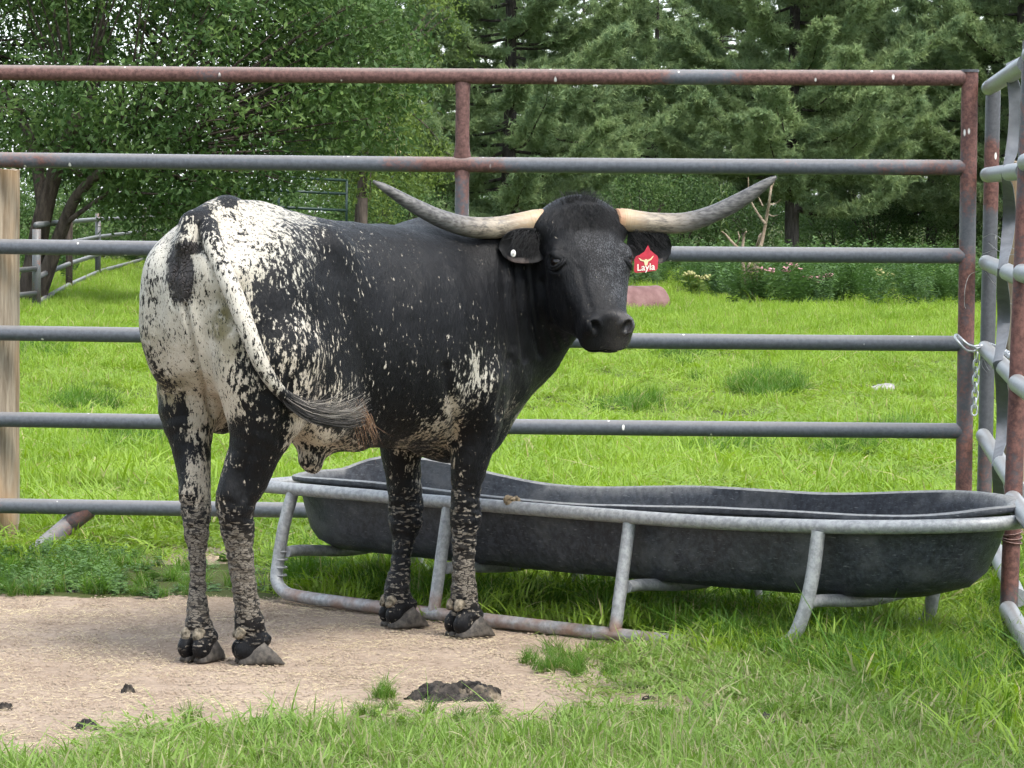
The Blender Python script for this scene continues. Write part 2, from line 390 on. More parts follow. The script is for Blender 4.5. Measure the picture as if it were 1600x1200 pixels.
# worn foreground turf
P = wedge(7000, 6.6, 10.2, rg, .2, .24); bz = bare_amount(P); P = P[(rg.uniform(0, 1, len(P)) > bz*1.05) & ~inside(P, RANK, .12, 4) & clear_band(P) & (fbm(P, 2.6, 3, 41)+rg.uniform(-.15, .15, len(P)) > .30)]
fr = P[P[:, 1] < 10.3]
scat('worn_turf', worn_src, 5, fr, .9, 1.5, 'worn pale green turf in the foreground', 'grass', 7, .2, (.9+.8*sstep(.4, .7, fbm(fr, 1.8, 2, 44)))*(.28+.55*sstep(-.02, .5, poly_sd(fr, BARE))))
P = wedge(2600, 6.6, 8.6, rg, .2, .24); P = P[clear_band(P)]; P = P[(bare_amount(P) < .06) & (poly_sd(P, BARE) > .16) & (fbm(P, 1.7, 3, 43) > .50)]
scat('turf_tufts', long_src, 5, P, .18, .36, 'taller green tufts in the foreground turf', 'grass', 8, .25)
Q = [ground_at(598+rg.normal(0, 8), 1085+rg.normal(0, 3))[:2] for k in range(5)]+[ground_at(900+rg.normal(0, 45), 1040+rg.normal(0, 12))[:2] for k in range(26)]+[ground_at(860+rg.normal(0, 260), 1128+rg.normal(0, 10))[:2] for k in range(40)]
scat('stray_tufts', long_src, 5, np.array(Q), .16, .34, 'small grass tufts growing out of the dirt', 'grass', 9, .25)
# broadleaf strip at the foot of the gate, left
STRIP = gpoly([(-700, 845), (60, 850), (140, 868), (440, 872), (445, 930), (300, 932), (120, 930), (-700, 926)])
P = np.column_stack([rg.uniform(-4.2, -.5, 2600), rg.uniform(10.2, 12.6, 2600)]); P = P[inside(P, STRIP, .15, 6)]; wx = proj(np.column_stack([P, np.zeros(len(P))]))[:, 0]; wk = sstep(260, 120, wx)
sel = rg.uniform(0, 1, len(P)) < .35+.65*wk; P = P[sel]; wk = wk[sel]; P = P[rg.uniform(0, 1, len(P)) > bare_amount(P)*.9] if False else P
scat('gate_weeds', weed_src, 4, P[:520], .32, .58, 'low broad leaved weeds along the foot of the gate', 'weeds', 10, .2, (.42+.58*wk)[:520])
scat('gate_weed_grass', long_src, 5, P[520:], .22, .42, 'grass among the weeds along the foot of the gate', 'grass', 11, .2)
# weeds at the far side of the pasture and under the pines
P = np.vstack([wedge(1500, 42.5, 58, rg), wedge(900, 58, 92, rg)]); P = P[fbm(P*np.array([1, .4]), .45, 3, 71)+rg.uniform(-.08, .08, len(P)) > .50]; P = P[(P[:, 0] > -.05*P[:, 1]) | (P[:, 1] > 55)]
scat('far_weeds', tallweed_src, 4, P, .45, .95, 'tall weeds along the far edge of the pasture', 'weeds', 12, .15)
# litter on the dirt: straw bits, chips and clods
def chip_mesh(seed, kind):
    rg = np.random.default_rng(seed); V = []; F = []
    for k in range(26):
        b = np.append(rg.uniform(-.11, .11, 2), .003); a = rg.uniform(0, 6.28); d = np.array([math.cos(a), math.sin(a), rg.uniform(-.05, .25)])
        if kind == 0: L_, w_ = rg.uniform(.008, .045), rg.uniform(.0008, .002)
        elif kind == 1: L_, w_ = rg.uniform(.006, .018), rg.uniform(.002, .006)
        else: L_, w_ = rg.uniform(.005, .016), rg.uniform(.004, .010)
        s = np.array([-d[1], d[0], 0])*w_; hgt_ = w_*(.6 if kind else .4); o = len(V)
        V += [b-s, b+s, b+d*L_+s*.7, b+d*L_-s*.7, b+d*L_*.5+np.array([0, 0, hgt_+.001])]; F += [(o, o+1, o+4), (o+1, o+2, o+4), (o+2, o+3, o+4), (o+3, o, o+4)]
    me = bpy.data.meshes.new('litter'); me.from_pydata([tuple(v) for v in V], [], F); me.update()
    me.materials.append([M_STRAW, M_CHIP, M_CLOD][kind]); return me
def rnd_mat(name, c0, c1, rough=.85):
    m = NM(name); m.set(color=m.mix(m.noise(m.pos(), 90, 3, .7), c0, c1), rough=rough, spec=.15); return m.m
M_STRAW = rnd_mat('straw', (.30, .23, .13), (.62, .54, .37)); M_CHIP = rnd_mat('chip', (.12, .085, .06), (.40, .31, .23)); M_CLOD = rnd_mat('clod', (.20, .15, .11), (.40, .32, .24))
litter_src = source_collection('litter', [chip_mesh(60, 0), chip_mesh(61, 0), chip_mesh(62, 1), chip_mesh(63, 1), chip_mesh(64, 2), chip_mesh(65, 2)])
P = np.column_stack([rg.uniform(-2.2, 1.0, 7000), rg.uniform(7.0, 12, 7000)]); bz = bare_amount(P); P = P[bz > .3+rg.uniform(0, .3, len(P))]
P3 = np.column_stack([P, ground_z(P)-bare_amount(P)*.008+(fbm(P, 17, 3, 21)-.5)*.012*bare_amount(P)])
scat('dirt_litter', litter_src, 6, P3, .32, .62, 'bits of straw, chips and clods scattered over the bare dirt', 'litter', 13, .03)
# ---------------------------------------------------------------- cow: local frame x forward, y to its left, z up
TH = R(52); CO = np.array([-0.874, 8.96, 0.0])
CF = np.array([math.cos(TH), math.sin(TH), 0]); CL = np.array([-math.sin(TH), math.cos(TH), 0])
CB = np.stack([CF, CL, np.array([0, 0, 1.0])], 1)          # local -> world
def to_local(P): return (np.asarray(P, float)-CO) @ CB
def to_world(P): return np.asarray(P, float) @ CB.T + CO
def lp(px, py, yl):
    """local point on the ray of a photo pixel in the cow's lengthwise plane y = yl"""
    d = ray(px, py); n = CL
    t = (yl - (CAM-CO) @ n)/(d @ n); return to_local(CAM + d*t)
# head frame: origin poll, d along the nose, u sideways (photo right), n out of the forehead
HD = np.array([0.20, -0.50, -0.83]); HD /= np.linalg.norm(HD)
HU = np.array([0.928, 0.372, 0.02]); HU -= HD*(HU @ HD); HU /= np.linalg.norm(HU)
HN = np.cross(HU, HD); HN /= np.linalg.norm(HN)
if HN[1] > 0: HN = -HN
HO = at(912, 309, 9.74)
HB = np.stack([HU, HD, HN], 1)
def h2w(p): return np.asarray(p, float) @ HB.T + HO
def h2l(p): return to_local(h2w(p))

def smin(a, b, k):
    if isinstance(b, float): return a
    if isinstance(a, float): return b
    h = np.clip(0.5+0.5*(b-a)/k, 0, 1); return b*(1-h)+a*h - k*h*(1-h)
def smax(a, b, k):
    if isinstance(b, float) or isinstance(a, float): return a
    return -smin(-a, -b, k)
def far_off(P, lo, hi):
    """true when the whole block of points is clear of a primitive's box, so that it cannot matter"""
    b = _BB.get(id(P))
    if b is None or b[2] is not P:
        if len(_BB) > 8: _BB.clear()
        b = _BB[id(P)] = (P.min(0)-.10, P.max(0)+.10, P)
    a, c = b[0], b[1]
    return a[0] > hi[0] or a[1] > hi[1] or a[2] > hi[2] or c[0] < lo[0] or c[1] < lo[1] or c[2] < lo[2]
_BB = {}
FAR = 9.0
def rcone(P, a, b, r1, r2):
    a = np.asarray(a, float); b = np.asarray(b, float); ab = b-a; rm = max(r1, r2)
    if far_off(P, np.minimum(a, b)-rm, np.maximum(a, b)+rm): return FAR
    t = np.clip(((P-a) @ ab)/(ab @ ab), 0, 1)
    return np.linalg.norm(P-(a+t[:, None]*ab), axis=1) - (r1+(r2-r1)*t)
def ell(P, c, r, B=None):
    c = np.asarray(c, float)
    if far_off(P, c-np.max(r), c+np.max(r)): return FAR
    q = P-c
    if B is not None: q = q @ B
    r = np.asarray(r, float); k0 = np.linalg.norm(q/r, axis=1); k1 = np.linalg.norm(q/r**2, axis=1)+1e-9
    return k0*(k0-1)/k1
def rotz(a): return np.array([[math.cos(a), -math.sin(a), 0], [math.sin(a), math.cos(a), 0], [0, 0, 1]])
def roty(a): return np.array([[math.cos(a), 0, math.sin(a)], [0, 1, 0], [-math.sin(a), 0, math.cos(a)]])
def rotx(a): return np.array([[1, 0, 0], [0, math.cos(a), -math.sin(a)], [0, math.sin(a), math.cos(a)]])

#        x     top    bottom  half-width  exp.top  waist
TORSO = np.array([
    [-0.02, 1.03, 0.93, 0.035, 2.0, .55],
    [0.01, 1.105, 0.84, 0.080, 2.0, .55],
    [0.05, 1.172, 0.77, 0.125, 1.9, .55],
    [0.12, 1.212, 0.72, 0.165, 1.75, .55],
    [0.20, 1.234, 0.70, 0.190, 1.65, .55],
    [0.30, 1.232, 0.655, 0.208, 1.65, .52],
    [0.42, 1.207, 0.590, 0.220, 1.8, .50],
    [0.55, 1.184, 0.562, 0.244, 2.0, .45],
    [0.70, 1.174, 0.548, 0.268, 2.1, .43],
    [0.85, 1.168, 0.538, 0.286, 2.1, .43],
    [1.00, 1.170, 0.526, 0.270, 2.0, .44],
    [1.12, 1.176, 0.515, 0.222, 1.8, .46],
    [1.24, 1.155, 0.535, 0.175, 1.8, .48],
    [1.34, 1.080, 0.590, 0.130, 2.0, .48],
    [1.43, 0.960, 0.680, 0.060, 2.0, .5]])
def loft(P, T):
    x = P[:, 0]; c = [np.interp(x, T[:, 0], T[:, j]) for j in range(1, 6)]
    top, bot, wd, n, wz = c
    zc = bot+(top-bot)*wz; dz = P[:, 2]-zc
    b = np.where(dz > 0, top-zc, zc-bot); n = np.where(dz > 0, n, 2.15)
    s = ((np.abs(P[:, 1])/wd)**n + (np.abs(dz)/b)**n)**(1/n)+1e-6
    r = np.sqrt(P[:, 1]**2+dz**2); d = r*(1-1/s)*0.85
    ex = np.maximum(T[0, 0]-x, x-T[-1, 0]); return np.where(ex > 0, np.sqrt(np.maximum(d, 0)**2+ex**2), d)

# leg joints: (photo x, photo y, plane y, radius m)
LEG_RR = [(428, 560, -.17, .125), (418, 640, -.165, .100), (399, 700, -.145, .071), (385, 745, -.125, .060), (368, 787, -.110, .053), (371, 822, -.105, .046), (375, 860, -.10, .0385), (380, 905, -.095, .0345), (386, 950, -.09, .0365), (391, 978, -.088, .041), (396, 996, -.085, .034)]
LEG_RL = [(318, 560, .15, .115), (296, 630, .135, .086), (298, 690, .11, .057), (303, 740, .09, .046), (306, 787, .075, .0425), (307, 825, .068, .038), (308, 865, .064, .026), (309, 910, .06, .024), (309, 950, .058, .031), (311, 980, .056, .037), (312, 997, .055, .033)]
LEG_FR = [(735, 600, -.185, .100), (744, 660, -.175, .074), (734, 720, -.165, .055), (728, 765, -.155, .0435), (726, 805, -.15, .044), (725, 835, -.148, .038), (724, 870, -.146, .033), (724, 905, -.145, .035), (725, 935, -.143, .040), (728, 957, -.142, .035)]
LEG_FL = [(630, 600, .15, .090), (625, 690, .15, .062), (630, 740, .15, .052), (634, 790, .15, .052), (633, 815, .15, .048), (630, 845, .148, .034), (626, 880, .147, .030), (622, 910, .146, .037), (620, 930, .145, .041), (625, 946, .144, .036)]
LEGS = []
for L_ in (LEG_RR, LEG_RL, LEG_FR, LEG_FL):
    LEGS.append([(lp(a, b, c), r_) for a, b, c, r_ in L_])

FOOT = [(LEGS[0][-1][0], -38), (LEGS[1][-1][0], 8), (LEGS[2][-1][0], -16), (LEGS[3][-1][0], -24)]
GAS = lp(380, 755, -.165)
LEGS_S = [spline([np.append(a, b) for a, b in J], 28) for J in LEGS]
def cow_sdf(P):
    d = loft(P, TORSO)
    y = P[:, 1]; Pm = P.copy(); Pm[:, 1] = -np.abs(y)          # mirrored parts use y < 0
    # hook bones, thurls, pins
    d = smin(d, ell(Pm, (.42, -.150, .955), (.105, .066, .205)), .05)
    d = smin(d, rcone(Pm, (.43, -.150, 1.10), (.26, -.11, 1.12), .028, .040), .08)
    d = smin(d, ell(Pm, (.035, -.085, 1.045), (.050, .05, .06)), .06)
    # thighs
    d = smin(d, ell(P, (.19, -.145, .88), (.185, .115, .27), roty(.12)), .06)
    d = smin(d, ell(P, (.16, .116, .93), (.165, .095, .235), roty(.05)), .06)
    d = smin(d, ell(P, (.34, -.175, .74), (.12, .075, .17), roty(-.35)), .07)
    d = smin(d, ell(P, (.28, .135, .75), (.11, .07, .16), roty(-.35)), .07)
    # tail root
    d = smin(d, rcone(P, (.17, 0, 1.200), (.045, -.003, 1.165), .036, .032), .045)
    d = smin(d, rcone(P, (.045, -.003, 1.165), (.005, -.012, 1.115), .032, .029), .03)
    # shoulder blades, upper arm, breast
    d = smin(d, ell(Pm, (1.10, -.165, .93), (.125, .075, .25), roty(.25)), .07)
    d = smin(d, ell(Pm, (1.17, -.165, .76), (.12, .075, .12)), .06)
    d = smin(d, ell(P, (1.235, -.0, .64), (.11, .10, .12)), .08)
    d = smin(d, ell(P, (1.16, -.0, .555), (.15, .085, .07)), .06)
    # flank fold and navel flap
    d = smin(d, rcone(P, (.44, -.14, .66), (.60, -.10, .60), .05, .04), .08)
    d = smin(d, rcone(P, (.52, -.02, .580), (.487, -.03, .525), .046, .030), .06)
    d = smin(d, rcone(P, (.487, -.03, .525), (.495, -.035, .508), .028, .022), .02)
    d = d + .006*np.exp(-((Pm-np.array([.60, -.25, 1.00]))**2 @ np.array([1, 1, .5]))/(2*.06**2))   # flank hollow
    d = d + .0009*np.cos((P[:, 0]+.25*(P[:, 2]-.8))*2*np.pi/.075)*sstep(.55, .68, P[:, 0])*sstep(1.05, .95, P[:, 0])*sstep(1.12, 1.0, P[:, 2])*sstep(.62, .75, P[:, 2])  # ribs
    # legs
    for J, S_ in zip(LEGS, LEGS_S):
        if far_off(P, S_[:, :3].min(0)-.13, S_[:, :3].max(0)+.13): continue
        g = FAR
        for q0, q1 in zip(S_[:-1], S_[1:]): g = np.minimum(g, rcone(P, q0[:3], q1[:3], q0[3], q1[3]))
        d = smin(d, g, .045)
    d = d + .013*np.exp(-((P-GAS)**2 @ np.array([1, 1, .22]))/(2*.020**2))      # hollow before the hamstring
    for (c, yw), J in zip(FOOT, LEGS):      # heel bulbs and the skin above the claws
        if far_off(P, np.array([c[0]-.1, c[1]-.1, 0]), np.array([c[0]+.1, c[1]+.1, .14])): continue
        q = (P-np.array([c[0], c[1], 0])) @ rotz(R(yw)); q[:, 1] = np.abs(q[:, 1])
        d = smin(d, ell(q, (-.022, .023, .036), (.034, .0225, .034)), .012)
        d = smin(d, ell(q, (.010, .018, .062), (.036, .026, .022)), .02)
        d = smax(d, -ell(q, (-.05, 0, .02), (.035, .006, .035)), .008)
    # hock points and front knees
    for J, s in ((LEGS[0], 1), (LEGS[1], 1)):
        c = J[4][0]; d = smin(d, rcone(P, c+np.array([-.028, 0, .03]), c+np.array([-.005, 0, .11]), .024, .016), .03)
    for J in (LEGS[2], LEGS[3]):
        c = J[4][0]; d = smin(d, ell(P, c+np.array([.016, 0, .0]), (.034, .036, .045)), .02)
    # neck
    nb = h2l((0, .10, -.17)); nt_ = h2l((0, .02, -.13)); nj = h2l((0, .22, -.20))
    m1 = np.array([1.28, -.08, 1.01])
    d = smin(d, smin(rcone(P, (1.05, 0, 1.06), m1, .110, .092), rcone(P, m1, nt_, .092, .075), .05), .09)
    m2 = np.array([1.32, -.08, .90])
    d = smin(d, smin(rcone(P, (1.12, 0, .86), m2, .18, .155), rcone(P, m2, nb, .155, .10), .05), .08)
    m3 = np.array([1.335, -.08, .80])
    d = smin(d, smin(rcone(P, (1.22, 0, .69), m3, .11, .10), rcone(P, m3, nj, .10, .065), .05), .08)
    # ------------------------------------------------ head
    H = (P @ CB.T + CO - HO) @ HB; Hm = H.copy(); Hm[:, 0] = np.abs(H[:, 0])
    h = ell(H, (0, .065, -.085), (.118, .105, .088))
    h = smin(h, ell(H, (0, .022, -.065), (.100, .045, .055)), .045)                   # poll bulge
    h = smin(h, rcone(Hm, (.06, .06, -.065), (.112, .055, -.07), .050, .040), .035)   # horn stalks
    h = smin(h, ell(H, (0, .15, -.085), (.114, .11, .080)), .05)                    # brow
    h = smin(h, ell(Hm, (.095, .180, -.062), (.034, .042, .040)), .03)              # orbits
    h = smin(h, rcone(H, (0, .18, -.085), (0, .375, -.060), .080, .050), .05)        # nose bridge
    h = smin(h, rcone(Hm, (.050, .21, -.085), (.030, .375, -.065), .05, .040), .03)
    h = smin(h, ell(Hm, (.066, .205, -.145), (.045, .130, .082)), .05)              # cheeks
    h = smin(h, rcone(Hm, (.045, .25, -.17), (.018, .395, -.115), .050, .032), .05)   # lower jaw
    mz = ell(H, (0, .408, -.066), (.071, .046, .056))
    mz = smin(mz, ell(Hm, (.036, .423, -.050), (.035, .032, .036)), .02)
    mz = smin(mz, ell(Hm, (.034, .424, -.088), (.034, .032, .026)), .02)             # upper lip
    h = smin(h, mz, .035)
    h = smin(h, ell(Hm, (.016, .400, -.122), (.030, .034, .024)), .010)                 # chin
    # carve: eye sockets, nostrils, mouth
    h = smax(h, -ell(Hm, (.119, .187, -.044), (.020, .026, .022)), .010)
    h = smin(h, ell(Hm, (.106, .160, -.034), (.016, .030, .013), rotz(-.3)), .012)   # brow lid
    h = smax(h, .75*H[:, 1]+.66*H[:, 2]-.286, .016)                                # flat muzzle pad
    h = smin(h, ell(Hm, (.050, .405, -.030), (.024, .030, .024)), .014)              # nostril wings
    h = smax(h, -ell(Hm, (.043, .424, -.022), (.0145, .030, .019), rotz(.55)), .008)
    h = smax(h, -ell(H, (0, .430, -.100), (.075, .052, .0085)), .006)
    h = smax(h, -rcone(Hm, (.055, .370, -.117), (.060, .31, -.135), .005, .003), .012)
    d = smin(d, h, .045)
    # vulva and the fold under the tail
    vy = -.004
    d = smin(d, ell(Pm, (.012, -.016, 1.015), (.026, .020, .062), roty(-.12)), .018)
    d = smin(d, ell(P, (.016, vy, .968), (.022, .016, .030)), .016)
    d = smin(d, ell(P, (.022, vy, 1.085), (.028, .030, .022)), .02)
    d = d + .012*np.exp(-((y-vy)/.0045)**2)*sstep(.05, .02, P[:, 0])*sstep(.965, .98, P[:, 2])*sstep(1.07, 1.05, P[:, 2])
    # rear: groove between the thighs, vulva seat
    d = d + .022*np.exp(-((y-.004)/.018)**2)*sstep(.10, -.02, P[:, 0])*sstep(1.0, .93, P[:, 2])*sstep(.55, .7, P[:, 2])
    return d

def by_tiles(f, P, t=.11):
    k = np.floor(P/t).astype(np.int64); key = (k[:, 0]*1000+k[:, 1])*1000+k[:, 2]
    o = np.argsort(key, kind='stable'); cut = np.flatnonzero(np.diff(key[o]))+1; V = np.empty(len(P))
    for ix in np.split(o, cut): V[ix] = f(P[ix])
    return V
def surface_nets(f, lo, hi, h):
    """closed surface of f = 0 on a grid of step h, evaluated only near the surface"""
    n = np.ceil((hi-lo)/h).astype(int)+1; n = (n//4+1)*4+1
    c = [lo[k]+h*np.arange(n[k]) for k in range(3)]
    cc = [a[::4] for a in c]; G = np.stack(np.meshgrid(*cc, indexing='ij'), -1); sh = G.shape[:3]
    D = by_tiles(f, G.reshape(-1, 3)).reshape(sh)
    near = np.abs(D) < 4*h*1.5
    blk = np.zeros((sh[0]-1, sh[1]-1, sh[2]-1), bool)
    for a in (0, 1):
        for b in (0, 1):
            for e in (0, 1):
                blk |= near[a:sh[0]-1+a, b:sh[1]-1+b, e:sh[2]-1+e]
    S = np.full(tuple(n), 1.0, np.float32)
    up = D[:-1, :-1, :-1]
    S[:-1, :-1, :-1] = np.repeat(np.repeat(np.repeat(np.sign(up), 4, 0), 4, 1), 4, 2)
    M = np.zeros(tuple(n), bool)
    b4 = np.repeat(np.repeat(np.repeat(blk, 4, 0), 4, 1), 4, 2)
    for a in (0, 1):
        for b in (0, 1):
            for e in (0, 1):
                M[a:n[0]-1+a, b:n[1]-1+b, e:n[2]-1+e] |= b4
    idx = np.argwhere(M); P = lo+idx*h; V = np.empty(len(P), np.float32)
    V = by_tiles(f, P)
    S[M] = V
    ins = S < 0
    cnt = np.zeros(tuple(n-1), np.int8)
    for a in (0, 1):
        for b in (0, 1):
            for e in (0, 1):
                cnt += ins[a:n[0]-1+a, b:n[1]-1+b, e:n[2]-1+e]
    act = (cnt > 0) & (cnt < 8); cells = np.argwhere(act)
    acc = np.zeros((len(cells), 3)); num = np.zeros(len(cells))
    cor = [(a, b, e) for a in (0, 1) for b in (0, 1) for e in (0, 1)]
    for i, p in enumerate(cor):
        for q in cor[i+1:]:
            if sum(abs(u-v) for u, v in zip(p, q)) != 1: continue
            p_, q_ = np.array(p), np.array(q)
            A = S[tuple((cells+p_).T)]; B = S[tuple((cells+q_).T)]; x = (A < 0) != (B < 0)
            t = np.where(x, A/(A-B+1e-12), 0)[:, None]
            acc += np.where(x[:, None], p_+t*(q_-p_), 0); num += x
    V = lo+h*(cells+acc/num[:, None])
    ids = np.full(tuple(n-1), -1, np.int64); ids[tuple(cells.T)] = np.arange(len(cells))
    F = []
    for ax in range(3):
        o1, o2 = [(1, 2), (2, 0), (0, 1)][ax]
        sl0 = [slice(1, -1)]*3; sl0[ax] = slice(0, -1); sl1 = list(sl0); sl1[ax] = slice(1, None)
        lo_i = ins[tuple(sl0)]; hi_i = ins[tuple(sl1)]
        e = np.argwhere(lo_i != hi_i); off = np.ones(3, int); off[ax] = 0; e = e+off
        flip = ~ins[tuple(e.T)]
        d1 = np.zeros(3, int); d1[o1] = 1; d2 = np.zeros(3, int); d2[o2] = 1
        q = np.stack([ids[tuple((e-d1-d2).T)], ids[tuple((e-d2).T)], ids[tuple(e.T)], ids[tuple((e-d1).T)]], 1)
        q[flip] = q[flip][:, ::-1]; F.append(q)
    F = np.concatenate(F); F = F[(F >= 0).all(1)]
    return V, F
COW_STEP = 0.0062
cv, cf = surface_nets(cow_sdf, np.array([-.12, -.62, -.02]), np.array([1.62, .36, 1.36]), COW_STEP)
from mathutils.bvhtree import BVHTree
cow = empty('longhorn_cow', (0, 0, 0))
tag(cow, 'black longhorn cow with white speckled rump looking back over the feed trough', 'cow')
cow.location = tuple(to_world((.6, 0, 0))); cow.rotation_euler = (0, 0, 0)
cow_off = np.array(cow.location)
def cadd(name, V, F, mat, parent=None, smooth=True):
    """a part of the cow from world-space vertices"""
    return mesh_obj(name, np.asarray(V, float)-cow_off, F, mat, parent or cow, smooth)

def vnormals(V, F):
    n = np.cross(V[F[:, 2]]-V[F[:, 0]], V[F[:, 3]]-V[F[:, 1]]); N = np.zeros_like(V)
    for k in range(4): np.add.at(N, F[:, k], n)
    return N/(np.linalg.norm(N, axis=1)[:, None]+1e-12)
# ---- creases and folds of the hide, traced on the near side
def seg_dist(P, L_):
    d = np.full(len(P), 1e9); L_ = np.array(L_, float)
    for a, b in zip(L_[:-1], L_[1:]):
        ab = b-a; t = np.clip(((P-a) @ ab)/(ab @ ab), 0, 1); d = np.minimum(d, np.linalg.norm(P-a-t[:, None]*ab, axis=1))
    return d
cw = to_world(cv); cn = vnormals(cw, cf); pj = proj(cw); vis = sstep(.0, .35, ((CAM-cw)*cn).sum(1)/np.linalg.norm(CAM-cw, axis=1))
FOLDS = [([(786, 400), (790, 470), (800, 540)], .006, 6), ([(806, 410), (811, 480), (820, 560)], .009, 5), ([(826, 415), (832, 480), (846, 555)], .009, 5), ([(843, 440), (850, 500), (868, 545)], .007, 4.5),
         ([(797, 440), (801, 500), (809, 560)], -.005, 6), ([(817, 440), (822, 500), (834, 560)], -.005, 6),
         ([(288, 478), (297, 520), (308, 570), (322, 620), (334, 650)], .017, 4), ([(300, 480), (308, 530), (320, 590)], -.004, 6),
         ([(698, 575), (702, 615), (712, 660), (710, 690)], .008, 7), ([(795, 560), (785, 620), (780, 650)], .008, 6), ([(690, 420), (702, 480), (703, 520)], .003, 14), ([(455, 600), (450, 650), (438, 690)], .008, 8),
         ([(510, 400), (500, 480), (480, 560), (460, 610)], .006, 16),
         ([(858, 392), (868, 386), (882, 390)], .004, 3), ([(860, 418), (872, 424), (884, 414)], .004, 3), ([(866, 432), (880, 470), (900, 510)], .003, 6), ([(906, 420), (914, 455), (924, 485)], .003, 5), ([(966, 415), (968, 445), (972, 478)], .003, 4), ([(849, 400), (849, 450), (858, 500), (884, 538)], .008, 5), ([(383, 775), (380, 740), (392, 700)], .006, 7), ([(300, 790), (306, 850), (308, 900)], .003, 4), ([(368, 830), (375, 890), (384, 940)], .003, 4)]
for L_, dp, wd in FOLDS:
    cw = cw-cn*(dp*vis*np.exp(-(seg_dist(pj, L_)/wd)**2))[:, None]
cw += cn*((fbm(cv, 14, 3, 2)-.5)*.007)[:, None]
wrk = sstep(.50, .40, cv[:, 2])*sstep(.02, .1, cv[:, 2])
cw -= cn*(wrk*.0035*sstep(.35, .75, vnoise(cv*np.array([1, 1, 3.2]), 34, 8)))[:, None]
# ---- coat
bvh = BVHTree.FromPolygons([Vector(v) for v in cw], [tuple(map(int, f)) for f in cf])
def hit(px, py, lift=0.0):
    d = ray(px, py); d = d/np.linalg.norm(d); h_ = bvh.ray_cast(Vector(CAM), Vector(d))
    if h_[0] is None: return None
    return np.array(h_[0])-d*lift
cn = vnormals(cw, cf)
facing = ((CAM-cw)*cn).sum(1)
mir = cv.copy(); mir[:, 1] *= -1
pxy = np.where((facing > -0.15)[:, None] | (np.abs(cv[:, 1:2]) < .02) | (cv[:, 0:1] < .02), proj(cw), proj(to_world(mir)))
def idw(S, P, pw=3.2):
    S = np.array(S, float); num = 0; den = 0
    for a, b, v in S:
        q = 1/(((P[:, 0]-a)**2+(P[:, 1]-b)**2)**(pw/2)+60); num = num+q*v; den = den+q
    return num/den
WHITE = [(320,330,.35),(357,311,.1),(335,326,.6),(342,335,.8),(380,330,.8),(420,340,.72),(450,338,.55),(480,350,.5),(500,362,.35),(522,375,.04),(545,370,.03),
 (300,322,.1),(310,335,.1),(318,350,.25),(300,360,.8),(350,360,.9),
 (240,400,.8),(255,380,.8),(225,450,.75),(235,500,.8),(243,550,.66),(260,500,.92),(270,560,.92),(250,600,.45),(258,640,.22),(272,640,.4),(290,590,.93),(300,630,.9),(262,680,.04),(275,740,.02),(305,680,.5),(310,730,.55),(315,770,.55),(288,700,.08),(284,646,-.9),(268,628,.6),(300,652,.95),
 (310,520,.97),(330,560,.97),(340,600,.97),(350,640,.9),(320,440,.95),(340,480,.93),(350,440,.95),(358,560,.85),(370,600,.62),(385,560,.42),(350,500,.85),(345,530,.9),
 (380,380,.88),(400,370,.88),(420,395,.62),(450,375,.6),(470,370,.55),(440,430,.30),(400,420,.5),(385,440,.6),(420,465,.08),(440,480,.05),(420,515,.16),(450,540,.35),(470,520,.45),(490,500,.32),(480,465,.2),(470,420,.32),(495,400,.3),(512,425,.08),(500,560,.38),(470,580,.5),(440,590,.40),(410,600,.38),(390,640,.34),(420,640,.25),(440,650,.2),(375,690,.05),(420,700,.08),(400,740,.02),(370,760,.02),
 (530,450,.05),(520,400,.12),(540,375,.22),(552,392,.30),(546,425,.24),(562,440,.24),(535,440,.08),(572,470,.16),(580,500,.14),(596,380,.10),(628,390,.08),(560,520,.1),(580,560,.13),(540,560,.1),(600,470,.02),(650,420,0),(650,500,.02),(620,580,.09),(580,640,.08),(620,660,.05),(660,620,.05),(700,500,.02),(720,430,0),(600,360,0),(560,372,.14),
 (710,560,.26),(730,540,.22),(740,580,.44),(760,600,.42),(725,610,.34),(740,622,.40),(718,585,.34),(752,560,.36),(775,625,.26),(770,560,.26),(760,540,.13),(785,610,.12),(735,520,.10),(745,650,.13),(730,680,.02),(760,670,.04),
 (704,640,.62),(694,662,.6),(707,675,.6),(672,692,.36),(650,702,.28),(680,640,.06),(690,600,.06),(600,690,.1),(690,712,.25),
 (470,680,.75),(500,690,.72),(540,690,.55),(460,660,.8),(565,680,.3),(490,725,.62),(484,735,.55),(505,722,.6),(520,655,.25),
 (812,628,.3),(800,645,.36),(832,620,.2),(800,500,0),(850,450,0),(780,400,.02),(820,560,0),(770,480,0),(690,560,.04),(900,400,0),(860,560,0),(950,500,0),(820,600,.04),(680,380,0),(760,365,.03),
 (630,700,.4),(640,722,.45),(608,720,.1),(625,760,.22),(630,800,.05),(735,710,.02),(730,770,.08),(725,850,0),(310,850,.05),(380,850,.02),(310,950,0),(390,950,0),(630,900,0)]
MUD = [(310,760,.10),(300,785,.28),(320,790,.42),(305,815,.52),(320,850,.62),(308,900,.66),(308,950,.60),(312,985,.48),(312,1005,.25),(312,1025,.1),(350,780,.10),(385,775,.02),(345,805,.30),(375,815,.34),(385,800,.05),(395,805,.25),(375,850,.64),(380,900,.70),(388,950,.58),(390,985,.36),(395,1003,.18),(405,1020,.06),
 (610,740,.10),(650,760,.20),(630,800,.28),(615,830,.22),(630,870,.28),(622,920,.34),(615,940,.34),(622,958,.16),(628,975,.08),(715,740,.22),(740,745,.04),(712,780,.30),(738,790,.15),(725,810,.30),(722,850,.46),(724,900,.58),(724,940,.50),(724,962,.25),(728,980,.1),(740,690,0),(625,700,.02),(390,700,0),(290,700,0),(500,600,0),(800,500,0),(300,500,0)]
